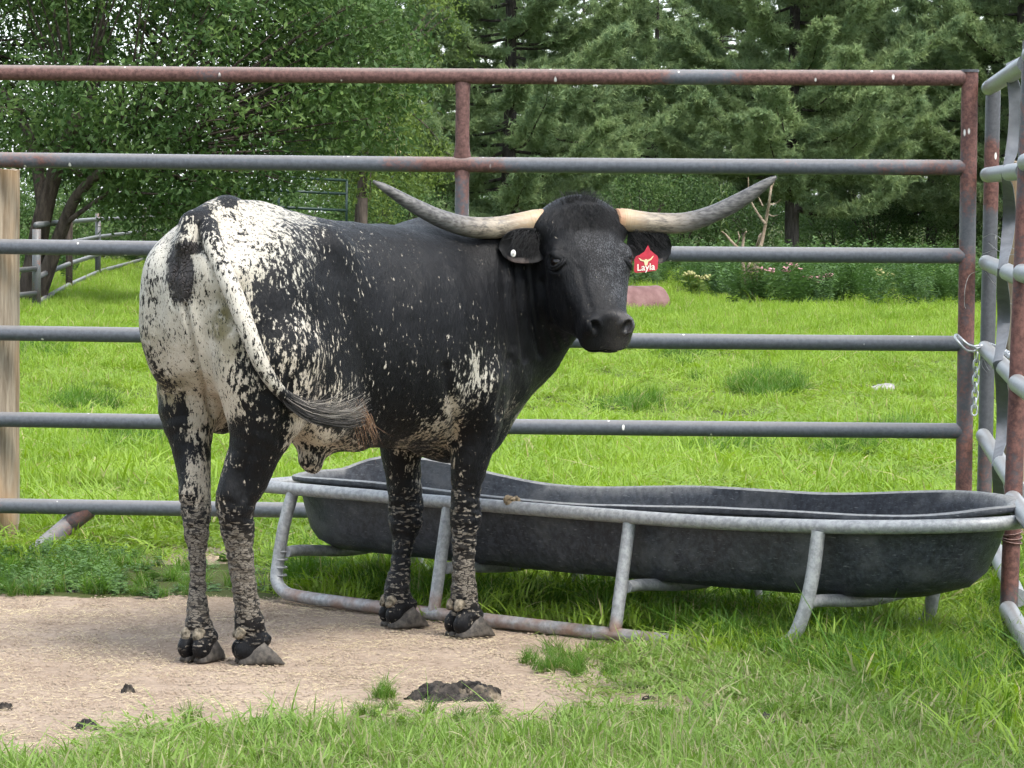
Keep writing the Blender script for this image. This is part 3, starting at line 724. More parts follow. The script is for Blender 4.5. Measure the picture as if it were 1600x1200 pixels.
TAN = [(470,680,.5),(500,700,.45),(540,690,.42),(690,655,.4),(705,665,.55),(670,690,.5),(310,560,.25),(335,620,.4),(300,640,.35),(400,380,.12),(360,360,.2),(320,450,.15),(260,450,.05),(600,600,.1),(740,580,0),(640,720,.3),(250,420,0),(450,400,0),(810,630,.4)]
STAIN = [(347,490,1.0),(342,520,.9),(352,460,.75),(360,540,.6),(330,480,.25),(335,440,.1),(325,540,.08),(236,535,.55),(240,510,.35),(252,540,.3),(262,500,.05),(280,560,.02),(268,612,.75),(380,500,.5),(400,480,.35),(300,500,0),(360,400,0),(385,580,.1),(450,500,0),(230,420,.05),(330,620,.03),(480,690,0)]
wh = np.clip(idw(WHITE, pxy), 0, 1); sdz = sstep(.5, .6, cv[:, 0])*sstep(1.12, 1.0, cv[:, 0])*sstep(1.12, 1.0, cv[:, 2]); wh = np.maximum(wh, sdz*.045*np.clip((fbm(cv, 5, 2, 61)-.35)*5, 0, 1)); wh = np.where(wh > .5, 0.5+(wh-.5)*.88, wh)
pat = fbm(cv*np.array([1, 1, .7]), 22, 3, 5)                     # patchy grouping of the flecks
wh = np.clip(wh+(pat-.5)*.75*np.clip(wh*3, 0, 1)*np.clip((1-wh)*3, 0, 1), 0, 1)
md = np.clip(idw(MUD, pxy), 0, 1)*sstep(.62, .50, cv[:, 2]); tn = idw(TAN, pxy); st = np.clip(idw(STAIN, pxy), 0, 1)
Hc = (cw-HO) @ HB
onhead = sstep(-.30, -.22, Hc[:, 2])*sstep(-.06, -.02, Hc[:, 1])*(cv[:, 2] > .7)*(np.abs(Hc[:, 0]) < .2)*sstep(1.15, 1.25, cv[:, 0])
wh *= 1-onhead; st *= (1-onhead); tn = tn*(1-onhead)
roan = onhead*(sstep(.09, .15, Hc[:, 1])*sstep(.40, .30, Hc[:, 1])*sstep(-.125, -.05, Hc[:, 2]))*.8
skin = onhead*sstep(.245, .262, .75*Hc[:, 1]+.66*Hc[:, 2])*sstep(-.115, -.100, Hc[:, 2])*sstep(.36, .385, Hc[:, 1])*sstep(.085, .07, np.abs(Hc[:, 0]))
nost = np.clip(1.3*onhead*np.exp(-(((np.abs(Hc[:, 0])-.043)/.014)**2+((Hc[:, 1]-.424)/.024)**2+((Hc[:, 2]+.026)/.018)**2)**2), 0, 1)
vul = np.clip(np.exp(-(((pxy[:, 0]-283-((pxy[:, 1]-430)*.06))/(20+.0*pxy[:, 1]))**2+((pxy[:, 1]-428)/45)**2)**2.2)*1.4, 0, 1)*(cv[:, 0] < .12)*(cv[:, 2] > .8)
vul = np.maximum(vul, np.clip(np.exp(-(((pxy[:, 0]-298)/18)**2+((pxy[:, 1]-388)/9)**2)**2)*1.3, 0, 1)*(cv[:, 0] < .12)*(cv[:, 2] > .8))
wh *= 1-vul; st *= 1-vul

def coat_material():
    m = NM('coat'); p = m.obj()
    W, MU, TN, ST, RO, SK = (m.attr(k) for k in ('white', 'mud', 'tan', 'stain', 'roan', 'skin'))
    MZ = m.attr('muzzle'); NS = m.attr('nostril')
    ps = m.mapping(p, (1, 1, .42), rot=(.15, -.12, .4))
    wrp = m.node('VectorMath', {0: ps, 1: m.node('VectorMath', {0: m.noise(ps, 35, 2, out='Color'), 'Scale': .012}, operation='SCALE').outputs[0]}, operation='ADD').outputs[0]
    n1 = m.noise(wrp, 92, 3, .68)
    n2 = m.noise(m.mapping(p, (1, 1, .35)), 260, 2, .6)
    n = m.math('ADD', m.math('MULTIPLY', n1, .8), m.math('MULTIPLY', n2, .2))
    thr = m.ramp(W, 0, 1, .680, .335, 'LINEAR')
    dlt = m.math('SUBTRACT', n, thr)
    wf = m.math('MULTIPLY', m.ramp(dlt, -.042, .050), m.ramp(W, .0, .02))
    hair = m.noise(m.mapping(p, (1, 1, .16), rot=(.1, -.35, 0)), 300, 3, .7)
    blk = m.mix(hair, (.0012, .0013, .0018), (.0050, .0052, .0066))
    nz = m.node('SeparateXYZ', {0: m.node('NewGeometry').outputs['Normal']}).outputs[2]; dus = m.math('MULTIPLY', m.ramp(m.noise(p, 5, 4, .65), .38, .68), m.ramp(nz, -.1, .8, .15, 1.0))
    blk = m.mix(m.math('MULTIPLY', dus, m.ramp(hair, .35, .7, .25, 1)), blk, (.0125, .0115, .0112))
    wht = m.mix(hair, (.36, .335, .285), (.66, .63, .56))
    wht = m.mix(TN, wht, m.mix(hair, (.36, .26, .17), (.58, .44, .31)))
    stn = m.math('MULTIPLY', ST, m.ramp(m.noise(p, 30, 4), .22, .52))
    wht = m.mix(stn, wht, (.088, .072, .018))
    spk = m.math('MULTIPLY', m.ramp(m.noise(m.mapping(p, (1, 1, .45), loc=(3, 1, 2)), 190, 2, .6), .60, .65), m.ramp(W, .985, .90))
    wf = m.math('MULTIPLY', wf, m.math('SUBTRACT', 1.0, m.math('MULTIPLY', spk, .85)))
    col = m.mix(wf, blk, wht)
    # roan face: fine pale hairs
    rp = m.noise(m.mapping(p, (1, 1, .5)), 330, 2, .6)
    rf = m.math('MULTIPLY', RO, m.ramp(m.math('ADD', m.math('MULTIPLY', rp, .75), m.math('MULTIPLY', m.noise(p, 28, 3), .25)), .47, .66))
    col = m.mix(m.math('MULTIPLY', rf, .60), col, (.20, .205, .22))
    # dark bare skin
    wr = m.vor(m.mapping(p, (1, 1, .6)), 120, 'DISTANCE_TO_EDGE')
    col = m.mix(SK, col, m.mix(m.ramp(wr, 0, .12), (.008, .007, .007), (.040, .035, .034)))
    mzn = m.noise(p, 160, 3)
    col = m.mix(MZ, col, m.mix(mzn, (.022, .019, .019), (.070, .060, .058)))
    col = m.mix(m.math('MULTIPLY', MZ, m.ramp(m.noise(p, 230, 2), .66, .70)), col, (.28, .24, .16))
    col = m.mix(NS, col, (.003, .003, .003))
    # cracked dry mud on the legs
    mp = m.mapping(p, (.8, .8, 2.0)); mw = m.node('VectorMath', {0: mp, 1: m.node('VectorMath', {0: m.noise(mp, 40, 3, out='Color'), 'Scale': .018}, operation='SCALE').outputs[0]}, operation='ADD').outputs[0]
    ve = m.vor(mw, 88, 'DISTANCE_TO_EDGE'); vc = m.node('TexVoronoi', {'Vector': mw, 'Scale': 88.0}).outputs['Color']
    vr = m.node('SeparateColor', {0: vc}).outputs[0]
    big = m.noise(mp, 30, 3)
    pres = m.ramp(m.math('SUBTRACT', MU, m.math('ADD', m.math('MULTIPLY', vr, .55), m.math('MULTIPLY', big, .35))), -.05, .03)
    plate = m.math('MULTIPLY', pres, m.ramp(m.math('ADD', ve, m.math('MULTIPLY', m.noise(p, 300, 2), .05)), .055, .13))
    dust = m.math('MULTIPLY', m.ramp(MU, .25, .8), .55)
    mudc = m.mix(m.noise(p, 130, 4), (.105, .090, .072), (.265, .235, .195))
    col = m.mix(m.math('MULTIPLY', dust, m.ramp(m.noise(p, 45, 3), .3, .65)), col, (.115, .097, .076))
    col = m.mix(plate, col, mudc)
    hb = m.math('ADD', m.math('MULTIPLY', hair, .55), m.math('MULTIPLY', n1, .25))
    hb = m.math('ADD', hb, m.math('MULTIPLY', plate, 1.1))
    hb = m.math('ADD', hb, m.math('MULTIPLY', m.noise(m.mapping(p, (1, 1, .5)), 26, 3), 1.3))
    hb = m.math('ADD', hb, m.math('MULTIPLY', m.math('MULTIPLY', SK, m.ramp(wr, 0, .15)), 1.3))
    rg = m.math('ADD', m.math('MULTIPLY', plate, .35), m.ramp(hair, .3, .7, .34, .66), clamp=True)
    m.set(color=col, rough=m.mix(MZ, m.mix(SK, rg, (.42, .42, .42)), (.24, .24, .24)), spec=m.math('ADD', .20, m.math('MULTIPLY', MZ, .35)), sheen=.02, sheen_r=.4, normal=m.bump(hb, .7, .006))
    return m.m
M_COAT = coat_material()
cme = np_mesh('body', cw-cow_off, cf, M_COAT, smooth=True)
for nm_, ar in (('white', wh), ('mud', md), ('tan', tn), ('stain', st), ('roan', roan), ('skin', vul), ('muzzle', skin), ('nostril', nost)): fattr(cme, nm_, ar)
body = link('body', cme, cow)

# ---- horns
def horn_material():
    m = NM('horn'); t = m.attr('along'); p = m.obj()
    n = m.noise(m.mapping(p, (.25, 1, 1)), 130, 4, .65); g = m.noise(m.mapping(p, (.18, 1.4, 1.4)), 260, 3)
    base = m.mix(m.ramp(t, .0, .16), (.36, .205, .12), (.42, .30, .185))
    mid = m.mix(m.ramp(n, .35, .65), (.085, .073, .062), (.36, .30, .225))
    tip = m.mix(m.ramp(n, .3, .7), (.040, .038, .038), (.165, .158, .15))
    c = m.mix(m.ramp(m.math('ADD', t, m.math('MULTIPLY', m.math('SUBTRACT', n, .5), .45)), .10, .34), base, mid)
    c = m.mix(m.ramp(m.math('ADD', t, m.math('MULTIPLY', m.math('SUBTRACT', n, .5), .4)), .38, .62), c, tip)
    rings = m.math('MULTIPLY', m.ramp(m.math('SINE', m.math('MULTIPLY', t, 160)), .2, .9), m.ramp(t, .26, .12))
    h_ = m.math('ADD', m.math('MULTIPLY', g, .5), m.math('MULTIPLY', rings, .4))
    m.set(color=c, rough=m.ramp(n, .3, .7, .34, .6), spec=.4, normal=m.bump(h_, .4, .004)); return m.m
M_HORN = horn_material()
HB0 = at(838, 345, 9.86)
def horn(pts):
    P = np.array([at(a, b, Y) for a, b, r_, Y in pts]); rr = np.array([r_*Y/FPX for a, b, r_, Y in pts])
    S = spline(np.column_stack([P, rr]), 60); P, r_ = S[:, :3], S[:, 3]
    t = np.linspace(0, 1, 60); r_ = r_*(1+.018*np.sin(t*95)*np.clip(1-t*4, 0, 1)+.012*(vnoise(t[:, None], 30, 3)-.5))
    V, F = tube_vf(P, np.maximum(r_, .0015), 20)
    o = cadd('horn', V, F, M_HORN); fattr(o.data, 'along', np.repeat(t, 20)); return o
dL = (h2w((-.10, .06, -.07)))[1]; dR = (h2w((.10, .06, -.07)))[1]
horn([(856,344,17,dL+.01),(838,345,17.8,dL),(805,351,17.2,dL-.02),(772,356,17,dL-.04),(730,354,16,dL-.07),(687,341,14.2,dL-.11),(645,320,11.4,dL-.14),(602,294,6.8,dL-.17),(583,283,2.0,dL-.18)])
horn([(962,343,17,dR-.01),(977,344,18,dR),(1002,347,17,dR),(1027,348.5,16,dR),(1070,348,16,dR),(1112,335,14,dR-.01),(1155,314,12.6,dR-.02),(1197,287,7.6,dR-.03),(1213,276,2.2,dR-.03)])

# ---- eyes
def eye_material():
    m = NM('eye'); m.set(color=(.006, .004, .003), rough=.12, spec=.45); return m.m
M_EYE = eye_material()
def sphere_vf(c, r, nu=16, nv=10, B=None):
    V = []; F = []
    for i in range(nv+1):
        th = math.pi*i/nv
        for j in range(nu):
            ph = 2*math.pi*j/nu; V.append((math.sin(th)*math.cos(ph), math.sin(th)*math.sin(ph), math.cos(th)))
    V = np.array(V)*np.asarray(r)
    if B is not None: V = V @ np.asarray(B).T
    for i in range(nv):
        for j in range(nu):
            F.append((i*nu+j, (i+1)*nu+j, (i+1)*nu+(j+1) % nu, i*nu+(j+1) % nu))
    return V+np.asarray(c), F
M_LID = simple('eyelid', (.009, .0085, .009), .7, .2, 200)
for s in (-1, 1):
    c = h2w((s*.104, .187, -.047)); V, F = sphere_vf(c, (.019, .019, .019)); ey = cadd('eye', V, F, M_EYE)
    e1 = HU*(s*-.55)+HN*.83; e3 = HU*(s*.83)+HN*.55; ang = np.linspace(0, 2*np.pi, 31)
    for sc_, off_, rr_ in ((1.0, .0125, .0050), (1.32, .0085, .0055)):
        ring = np.array([c+e1*(.0205*sc_*math.cos(a))+HD*(.0138*sc_*math.sin(a)*(1 if math.sin(a) > 0 else 1.05)+.003)+e3*(off_-.006*math.cos(a)**2) for a in ang])
        V, F = tube_vf(ring, rr_, 7); cadd('eyelid', V, F, M_COAT, ey)
# ---- ears: cupped leaf with thickness, hair inside
M_EAR = simple('ear_fur', (.006, .006, .0065), .65, .25, 120, .6)
M_EARIN = simple('ear_skin', (.045, .034, .03), .55, .3, 60, .5)
def ear(base, axis, down, out, L_, Wd, droop, sgn):
    ax = np.asarray(axis)/np.linalg.norm(axis); dn = np.asarray(down, float); dn -= ax*(dn @ ax); dn /= np.linalg.norm(dn); nn = np.cross(ax, dn)
    if nn @ np.asarray(out) < 0: nn = -nn
    nu, nv = 18, 14; V = []
    for sd in (1, -1):
        for i in range(nu):
            s_ = i/(nu-1); wd = Wd*(max(0.0, 1-abs(2*(.14+.86*s_)-1)**2.6))**.5
            wd = max(wd, Wd*.18)
            for j in range(nv):
                a = (j/(nv-1)*2-1); cup = .45*Wd*(abs(a)**2)*math.sin(math.pi*min(1, .2+.7*s_))
                q = base+ax*(L_*s_)+dn*(wd*a+droop*s_*s_)+nn*(cup-.010*s_+sd*.004*(1-a*a*.8))
                V.append(q)
    F = []; o_ = nu*nv
    for sd in (0, 1):
        for i in range(nu-1):
            for j in range(nv-1):
                f = (sd*o_+i*nv+j, sd*o_+i*nv+j+1, sd*o_+(i+1)*nv+j+1, sd*o_+(i+1)*nv+j)
                F.append(f if sd == 0 else f[::-1])
    for i in range(nu-1):
        for j in (0, nv-1):
            F.append((i*nv+j, (i+1)*nv+j, o_+(i+1)*nv+j, o_+i*nv+j))
    F.append(tuple([(nu-1)*nv+j for j in range(nv)]+[o_+(nu-1)*nv+j for j in range(nv)][::-1]))
    o = cadd('ear', np.array(V), F, M_EAR)
    o.data.materials.append(M_EARIN)
    for k, poly in enumerate(o.data.polygons):
        if k < (nu-1)*(nv-1):
            j = k % (nv-1); i = k//(nv-1)
            if j > 10 and 5 < i < 14: poly.material_index = 1
    return o, ax, dn, nn
rng = np.random.default_rng(4)
def strands(roots, dirs, lens, r0, droop=0.0, seg=5, curl=.25, taper=.15, rg=rng):
    """thin three-sided hairs"""
    V = []; F = []
    for p, d, l in zip(roots, dirs, lens):
        d = d/np.linalg.norm(d); w_ = rg.normal(size=3)*curl; P = [p]
        for k in range(seg):
            d = d+w_/seg+np.array([0, 0, -droop/seg]); d /= np.linalg.norm(d); P.append(P[-1]+d*l/seg)
        b = len(V); v, f = tube_vf(np.array(P), np.linspace(r0, r0*taper, seg+1), 3, cap=False)
        V.extend(v); F.extend([tuple(b+i for i in q) for q in f])
    return V, F
M_HAIRB = simple('black_hair', (.007, .0068, .0072), .45, .4, 80, .5)
earL, aL, dnL, nL = ear(at(846, 384, dL-.01), at(775, 382, dL-.07)-at(846, 384, dL-.01), (0, 0, -1), (0, -1, 0), .130, .050, .004, -1)
earR, aR, dnR, nR = ear(at(980, 376, dR), at(1050, 384, dR+.02)-at(980, 376, dR), (0, 0, -1), (0, -1, 0), .132, .056, .012, 1)
for o, bx_, by_, ax, dn, nn, dd in ((earL, 846, 384, aL, dnL, nL, dL-.01), (earR, 980, 376, aR, dnR, nR, dR)):
    b0 = at(bx_, by_, dd); n_ = 260
    s_ = rng.uniform(.05, .72, n_); t_ = rng.uniform(-.95, .35, n_)
    ro = b0+ax*(.135*s_)[:, None]+dn*(.046*t_)[:, None]+nn*(.012+.012*np.abs(t_))[:, None]
    di = ax*rng.uniform(.2, 1.0, n_)[:, None]+dn*rng.uniform(.1, 1.1, n_)[:, None]+nn*rng.uniform(.1, .6, n_)[:, None]
    V, F = strands(ro, di, rng.uniform(.02, .05, n_), .0008, .4); cadd('ear_hair', V, F, M_HAIRB, o)
# poll tuft and forehead hair
n_ = 900; u_ = rng.normal(0, .045, n_); v_ = rng.uniform(-.01, .10, n_)
ro = []; di = []
for a, b in zip(u_, v_):
    org = h2w((a, b, .10)); h_ = bvh.ray_cast(Vector(org), Vector(-HN))
    if h_[0] is None: continue
    ro.append(np.array(h_[0])); di.append(np.array(h_[1])*.35+HD*.75*(1 if b > .02 else -.6)+HU*rng.normal(0, .35)+HU*a*4)
V, F = strands(ro, di, rng.uniform(.016, .034, len(ro)), .0008, .25); cadd('poll_hair', V, F, M_HAIRB)
ro = [h2w((rng.normal(-.012, .008), .0+rng.uniform(-.01, .012), -.035)) for _ in range(70)]
V, F = strands(ro, [-HD*.8+HN*rng.uniform(.0, .5)+HU*rng.normal(0, .25) for _ in ro], rng.uniform(.02, .036, len(ro)), .0009, .1); cadd('poll_hair', V, F, M_HAIRB)

# ---- ear tags
M_RED = simple('tag_red', (.46, .028, .05), .45, .4, 60, .15)
M_TAGW = simple('tag_print', (.80, .77, .66), .5, .3, 60, .06)
M_TAGY = simple('tag_emblem', (.78, .62, .36), .5, .3, 60, .06)
dT = dR-.035
def tg(px, py, k=0.0): return at(px, py, dT-k)
out_ = [(1012.5, 383), (1016, 391), (1022, 396), (1027.5, 400), (1028.5, 404), (1027.5, 420), (1024, 423), (994, 426.5), (990.5, 424), (991.5, 405), (993.5, 400.5), (1000, 398), (1007, 393)]
front = [tg(*p) for p in out_]; back = [tg(*p, -.003) for p in out_]; n_ = len(out_)
tagm = cadd('ear_tag', front+back, [tuple(range(n_))[::-1], tuple(range(n_, 2*n_))]+[(i, (i+1) % n_, n_+(i+1) % n_, n_+i) for i in range(n_)], M_RED, smooth=False)
tagm['label'] = 'red ear tag reading Layla under a longhorn emblem'
emb = [(997.5,403.5),(999,403),(1003,406),(1007,406.5),(1008.5,405),(1010.5,405),(1012,406.2),(1016,404.5),(1019.5,400.5),(1021.5,399.5),(1020,402.5),(1017.5,406),(1013.5,408.2),(1012.3,410),(1011.8,413.5),(1010.5,415),(1008.2,415),(1007.2,413.5),(1006.8,410.2),(1005.5,408.6),(1001,407.4)]
bm = bmesh.new(); vs_ = [bm.verts.new(tg(a, b, .0012)-cow_off) for a, b in emb]; bm.faces.new(vs_); bmesh.ops.triangulate(bm, faces=bm.faces[:])
eme = bpy.data.meshes.new('emblem'); bm.to_mesh(eme); bm.free(); eme.materials.append(M_TAGY); link('emblem', eme, tagm)
cu = bpy.data.curves.new('lettering', 'FONT'); cu.body = 'Layla'; cu.size = 1.0; cu.align_x = 'CENTER'; cu.offset = .012
to_ = bpy.data.objects.new('lettering', cu); COL.objects.link(to_)
bpy.context.view_layer.update(); dg = bpy.context.evaluated_depsgraph_get()
tme = bpy.data.meshes.new_from_object(to_.evaluated_get(dg)); bpy.data.objects.remove(to_)
xs = np.array([v.co for v in tme.vertices]); x0, x1 = xs[:, 0].min(), xs[:, 0].max()
q = (xs[:, 0]-x0)/(x1-x0)*27.5; sc_ = 27.5/(x1-x0)
for v, a, b in zip(tme.vertices, q, xs[:, 1]*sc_): v.co = Vector(tg(996+a, 423.2-b*1.05-a*.075, .0012)-cow_off)
tme.materials.append(M_TAGW); link('lettering', tme, tagm)
# white button tag
c = at(802, 396, dL-.105); V, F = sphere_vf(c, (.0075, .004, .0105), 14, 8)
bt = cadd('ear_button', V, F, simple('button_white', (.72, .70, .64), .5, .3, 90, .2)); bt['label'] = 'white round button tag in the ear'
V, F = sphere_vf(at(802.3, 396.3, dL-.109), (.003, .0015, .004), 10, 6); cadd('rivet', V, F, simple('rivet', (.4, .39, .35), .5), bt)

# chewed straw on the lips
V = []; F = []
for k in range(40):
    o_ = h2w((rng.uniform(-.05, .05), .46, rng.uniform(-.115, -.090))); h_ = bvh.ray_cast(Vector(o_), Vector(-HD))
    if h_[0] is None: continue
    p_ = np.array(h_[0])+HD*.001; d_ = HU*rng.normal()+HN*rng.normal()*.5; d_ /= np.linalg.norm(d_); s_ = np.cross(d_, HD); b = len(V); L_ = rng.uniform(.003, .008)
    V += [p_-s_*.0009, p_+s_*.0009, p_+d_*L_+s_*.0006+HD*.002, p_+d_*L_-s_*.0006+HD*.002]; F.append((b, b+1, b+2, b+3))
cadd('straw_crumbs', V, F, M_STRAW)
# ---- tail
TP = [(322,352,16.5),(331,378,16.5),(343,408,16),(357,440,15.5),(371,474,15),(384,508,14.5),(396,540,13.5),(409,570,12.5),(426,598,11),(446,620,10),(466,634,9)]
prev = None; TPW = []
for a, b, r_ in TP:
    h_ = hit(a, b); Y = h_[1]-.016 if h_ is not None else prev
    if prev is not None: Y = min(max(Y, prev-.03), prev+.06)
    prev = Y; TPW.append(np.append(at(a, b, Y), r_*Y/FPX))
TPW[0][:3] += np.array([.0, .028, 0])
S = spline(TPW, 60); V, F = tube_vf(S[:, :3], S[:, 3], 18)
tl = cadd('tail', V, F, M_COAT); T_ = np.repeat(np.linspace(0, 1, 60), 18)
tw = np.interp(T_, [0, .06, .13, .22, .35, .7, .82, .9, 1], [.2, .3, .5, .68, .76, .72, .5, .2, .02])
ring_a = np.tile(np.arange(18), 60)
fattr(tl.data, 'white', tw)
fattr(tl.data, 'tan', np.full(len(tw), .12))
fattr(tl.data, 'stain', sstep(.55, .95, T_)*.3)
M_SWITCH = NM('switch_hair'); t_ = M_SWITCH.attr('shade')
M_SWITCH.set(color=M_SWITCH.mix(M_SWITCH.ramp(t_, 0, .75), (.022, .020, .019), (.30, .27, .23)), rough=.55, spec=.35); M_SWITCH = M_SWITCH.m
M_RUSTH = simple('rusty_hair', (.20, .115, .065), .6, .3, 80, .4)
dS = S[-1][1]
core = np.array([at(446,620,dS), at(480,643,dS-.005), at(515,652,dS-.01), at(548,645,dS-.015)])
n_ = 760; Vs = []; Fs = []; sh_ = []
PL = np.array([(428, 598), (452, 626), (482, 645), (515, 655), (548, 656), (572, 648)], float)      # the plume's spine
for k in range(n_):
    u = rng.uniform(-1, 1); l0 = rng.uniform(0, .45); l1 = min(1, l0+rng.uniform(.35, .7)); lift = max(0, rng.normal(0, .5))*(u < .3)
    t = np.linspace(l0, l1, 9); Q = np.column_stack([np.interp(t, np.linspace(0, 1, 6), PL[:, j]) for j in (0, 1)])
    g = (t-l0)/(l1-l0); wdt = 9+7*t
    Q[:, 1] += u*wdt*.9-lift*34*g**2+rng.normal(0, 2)*g; Q[:, 0] += lift*6*g+rng.normal(0, 4)*g-u*3
    dd = dS-.004-.030*t+rng.normal(0, .010)
    C = np.array([at(a, b, d_) for (a, b), d_ in zip(Q, dd)]); C[2:] += np.cumsum(rng.normal(0, .0011, (7, 3)), 0)
    v, ff = tube_vf(C, np.linspace(.00115, .00035, 9), 3, cap=False); b = len(Vs); Vs.extend(v); Fs.extend([tuple(b+i for i in q) for q in ff])
    s0 = rng.uniform(0, 1)**1.3*(1.0 if u < .1 else .35); sh_.extend(np.clip(np.repeat(np.linspace(.15, 1, 9), 3)*s0*1.3, 0, 1))
sw = cadd('tail_switch', Vs, Fs, M_SWITCH); fattr(sw.data, 'shade', sh_)
ro = []; di = []
for k in range(34):
    ro.append(at(560+rng.normal(0, 9), 640+rng.normal(0, 9), dS-.02+rng.normal(0, .006))); di.append(np.array([.55+rng.normal(0, .16), 0, -1]))
V, F = strands(ro, di, rng.uniform(.06, .14, 34), .0008, .5, 7, .35); cadd('tail_tip_hair', V, F, M_RUSTH, sw)

# ---- hooves: two claws and two dew claws on each foot
def hoof_material():
    m = NM('hoof'); p = m.obj(); n = m.noise(p, 60, 5, .65); z = m.node('SeparateXYZ', {0: m.mapping(p, (1, 1, 1))}).outputs[2]
    c = m.mix(m.ramp(n, .3, .7), (.026, .023, .020), (.095, .082, .068))
    m.set(color=c, rough=.6, spec=.3, normal=m.bump(m.math('ADD', n, m.math('MULTIPLY', m.noise(m.mapping(p, (1, 1, 9)), 30, 2), .35)), .25, .003)); return m.m
M_HOOF = hoof_material()
M_DEW = simple('dew_claw', (.17, .145, .108), .8, .15, 70, .7, .8)
def claw_vf(side):
    xs = np.array([-.046, -.030, -.010, .015, .038, .056, .068, .073]); top = np.array([.014, .026, .044, .060, .046, .031, .018, .010]); hw = np.array([.016, .022, .0255, .0270, .0255, .0215, .0150, .007])
    cy = side*np.array([.023, .025, .0265, .0275, .027, .0245, .020, .016]); m_ = 18; V = []; F = []
    for x, t, w_, c_ in zip(xs, top, hw, cy):
        for j in range(m_):
            a = 2*math.pi*j/m_; ca, sa = math.cos(a), math.sin(a); e = .5
            yy = math.copysign(abs(ca)**e, ca)*w_; zz = (math.copysign(abs(sa)**e, sa)*.5+.5)
            yy *= 1-.30*zz; V.append((x-.010*zz*(x > .03), c_+yy, zz*t-.003))
    n_ = len(xs)
    for i in range(n_-1):
        for j in range(m_): F.append((i*m_+j, i*m_+(j+1) % m_, (i+1)*m_+(j+1) % m_, (i+1)*m_+j))
    F.append(tuple(range(m_))[::-1]); F.append(tuple((n_-1)*m_+j for j in range(m_))); return np.array(V), F
FEET = [(LEGS[0][-1][0], -38, 1.06, LEGS[0][-2][0]), (LEGS[1][-1][0], 8, 1.0, LEGS[1][-2][0]), (LEGS[2][-1][0], -16, 1.08, LEGS[2][-2][0]), (LEGS[3][-1][0], -24, 1.08, LEGS[3][-2][0])]
for c, yaw, sc_, fet in FEET:
    B = rotz(R(yaw)); base = np.array([c[0], c[1], 0])+B @ np.array([.006, 0, 0])
    for s in (-1, 1):
        V, F = claw_vf(s); V = V*sc_; V = V @ B.T+base; cadd('hoof', to_world(V), F, M_HOOF)
    for s in (-1, 1):
        q = np.array([fet[0], fet[1], max(.075, fet[2]-.012)])+B @ np.array([-.026, s*.019, 0])
        V, F = sphere_vf((0, 0, 0), (.016, .0185, .020), 12, 8); V[:, 2] = np.where(V[:, 2] < 0, V[:, 2]*1.1, V[:, 2]*.8); V[:, 0] -= np.clip(-V[:, 2], 0, 1)*.5
        cadd('dew_claw', to_world(V @ B.T+q), F, M_DEW)
# ---------------------------------------------------------------- pipe gate and fence
def pipe_material(name, paint, rustiness, rust0=(.085, .030, .020), rust1=(.20, .085, .055), rough=.42, metal=.0, drops=True):
    m = NM(name); p = m.pos(); n = m.noise(p, 3.2, 6, .68); f = m.noise(p, 70, 4, .7); r_ = m.attr('rust')
    k = m.math('ADD', m.math('MULTIPLY', m.math('SUBTRACT', n, .5), 1.4), m.math('ADD', r_, m.math('MULTIPLY', m.math('SUBTRACT', f, .5), .55)))
    rf = m.ramp(k, .45-rustiness, .72-rustiness)
    base = m.mix(m.ramp(f, .35, .65), tuple(c*.82 for c in paint), tuple(c*1.15 for c in paint))
    c = m.mix(rf, base, m.mix(m.ramp(f, .3, .7), rust0, rust1))
    dust = m.math('MULTIPLY', m.ramp(m.node('SeparateXYZ', {0: m.node('NewGeometry').outputs['Normal']}).outputs[2], .30, .95), .34)
    c = m.mix(dust, c, (.36, .33, .30))
    if drops:
        v = m.vor(m.mapping(p, (22, 22, 8)), 1.0, 'F1'); sp = m.math('MULTIPLY', m.ramp(v, .13, .08), m.ramp(m.noise(p, 4, 2), .50, .54))
        c = m.mix(sp, c, (.68, .66, .62))
    m.set(color=c, rough=m.ramp(rf, 0, 1, rough, .75), spec=.45, metal=metal, normal=m.bump(m.math('ADD', f, m.math('MULTIPLY', rf, .5)), .22, .004)); return m.m
M_PIPE = pipe_material('weathered_pipe', (.078, .085, .098), .14, (.060, .026, .022), (.155, .078, .066))
M_GALV = pipe_material('galvanised_pipe', (.27, .28, .29), -.16, (.12, .06, .035), (.28, .17, .10), .38, .35, False)
M_RUSTP = pipe_material('rusty_post', (.070, .072, .080), .34, (.060, .024, .020), (.165, .075, .060))
M_WOOD = None
def wood_material():
    m = NM('weathered_wood'); p = m.obj(); g = m.noise(m.mapping(p, (1, 1, .06)), 42, 5, .7, .4); k = m.noise(m.mapping(p, (1, 1, .3)), 6, 3)
    c = m.mix(m.ramp(g, .3, .7), (.145, .112, .078), (.40, .34, .255)); c = m.mix(m.ramp(k, .45, .62, 0, .6), c, (.34, .21, .105))
    m.set(color=c, rough=.88, spec=.15, normal=m.bump(g, .6, .006)); return m.m
M_WOOD = wood_material()
def pipe(name, a, b, r_, mat, parent, rust=(0, 0), seg=18, n=14, bow=0.0, caps=True, sub=None):
    P = np.linspace(a, b, n); P[:, 2] += -bow*np.sin(np.linspace(0, np.pi, n))
    V, F = tube_vf(P, r_, seg); off = np.array(parent.location)
    o = mesh_obj(name, V-off, F, mat, parent); shade_auto(o, 50)
    t = np.repeat(np.linspace(0, 1, n), seg); fattr(o.data, 'rust', np.interp(t, np.linspace(0, 1, len(rust)), rust)); return o
def wide(a, b): return (np.asarray(a)+np.asarray(b))/2
YL, YR = 12.0, 11.72
def gY(px): return YL+(YR-YL)*(px/1500.0)
gate = empty('pipe_gate', tuple(at(723, 860, gY(723)))); tag(gate, 'long six rail pipe gate with rust red top rail behind the cow', 'gate')
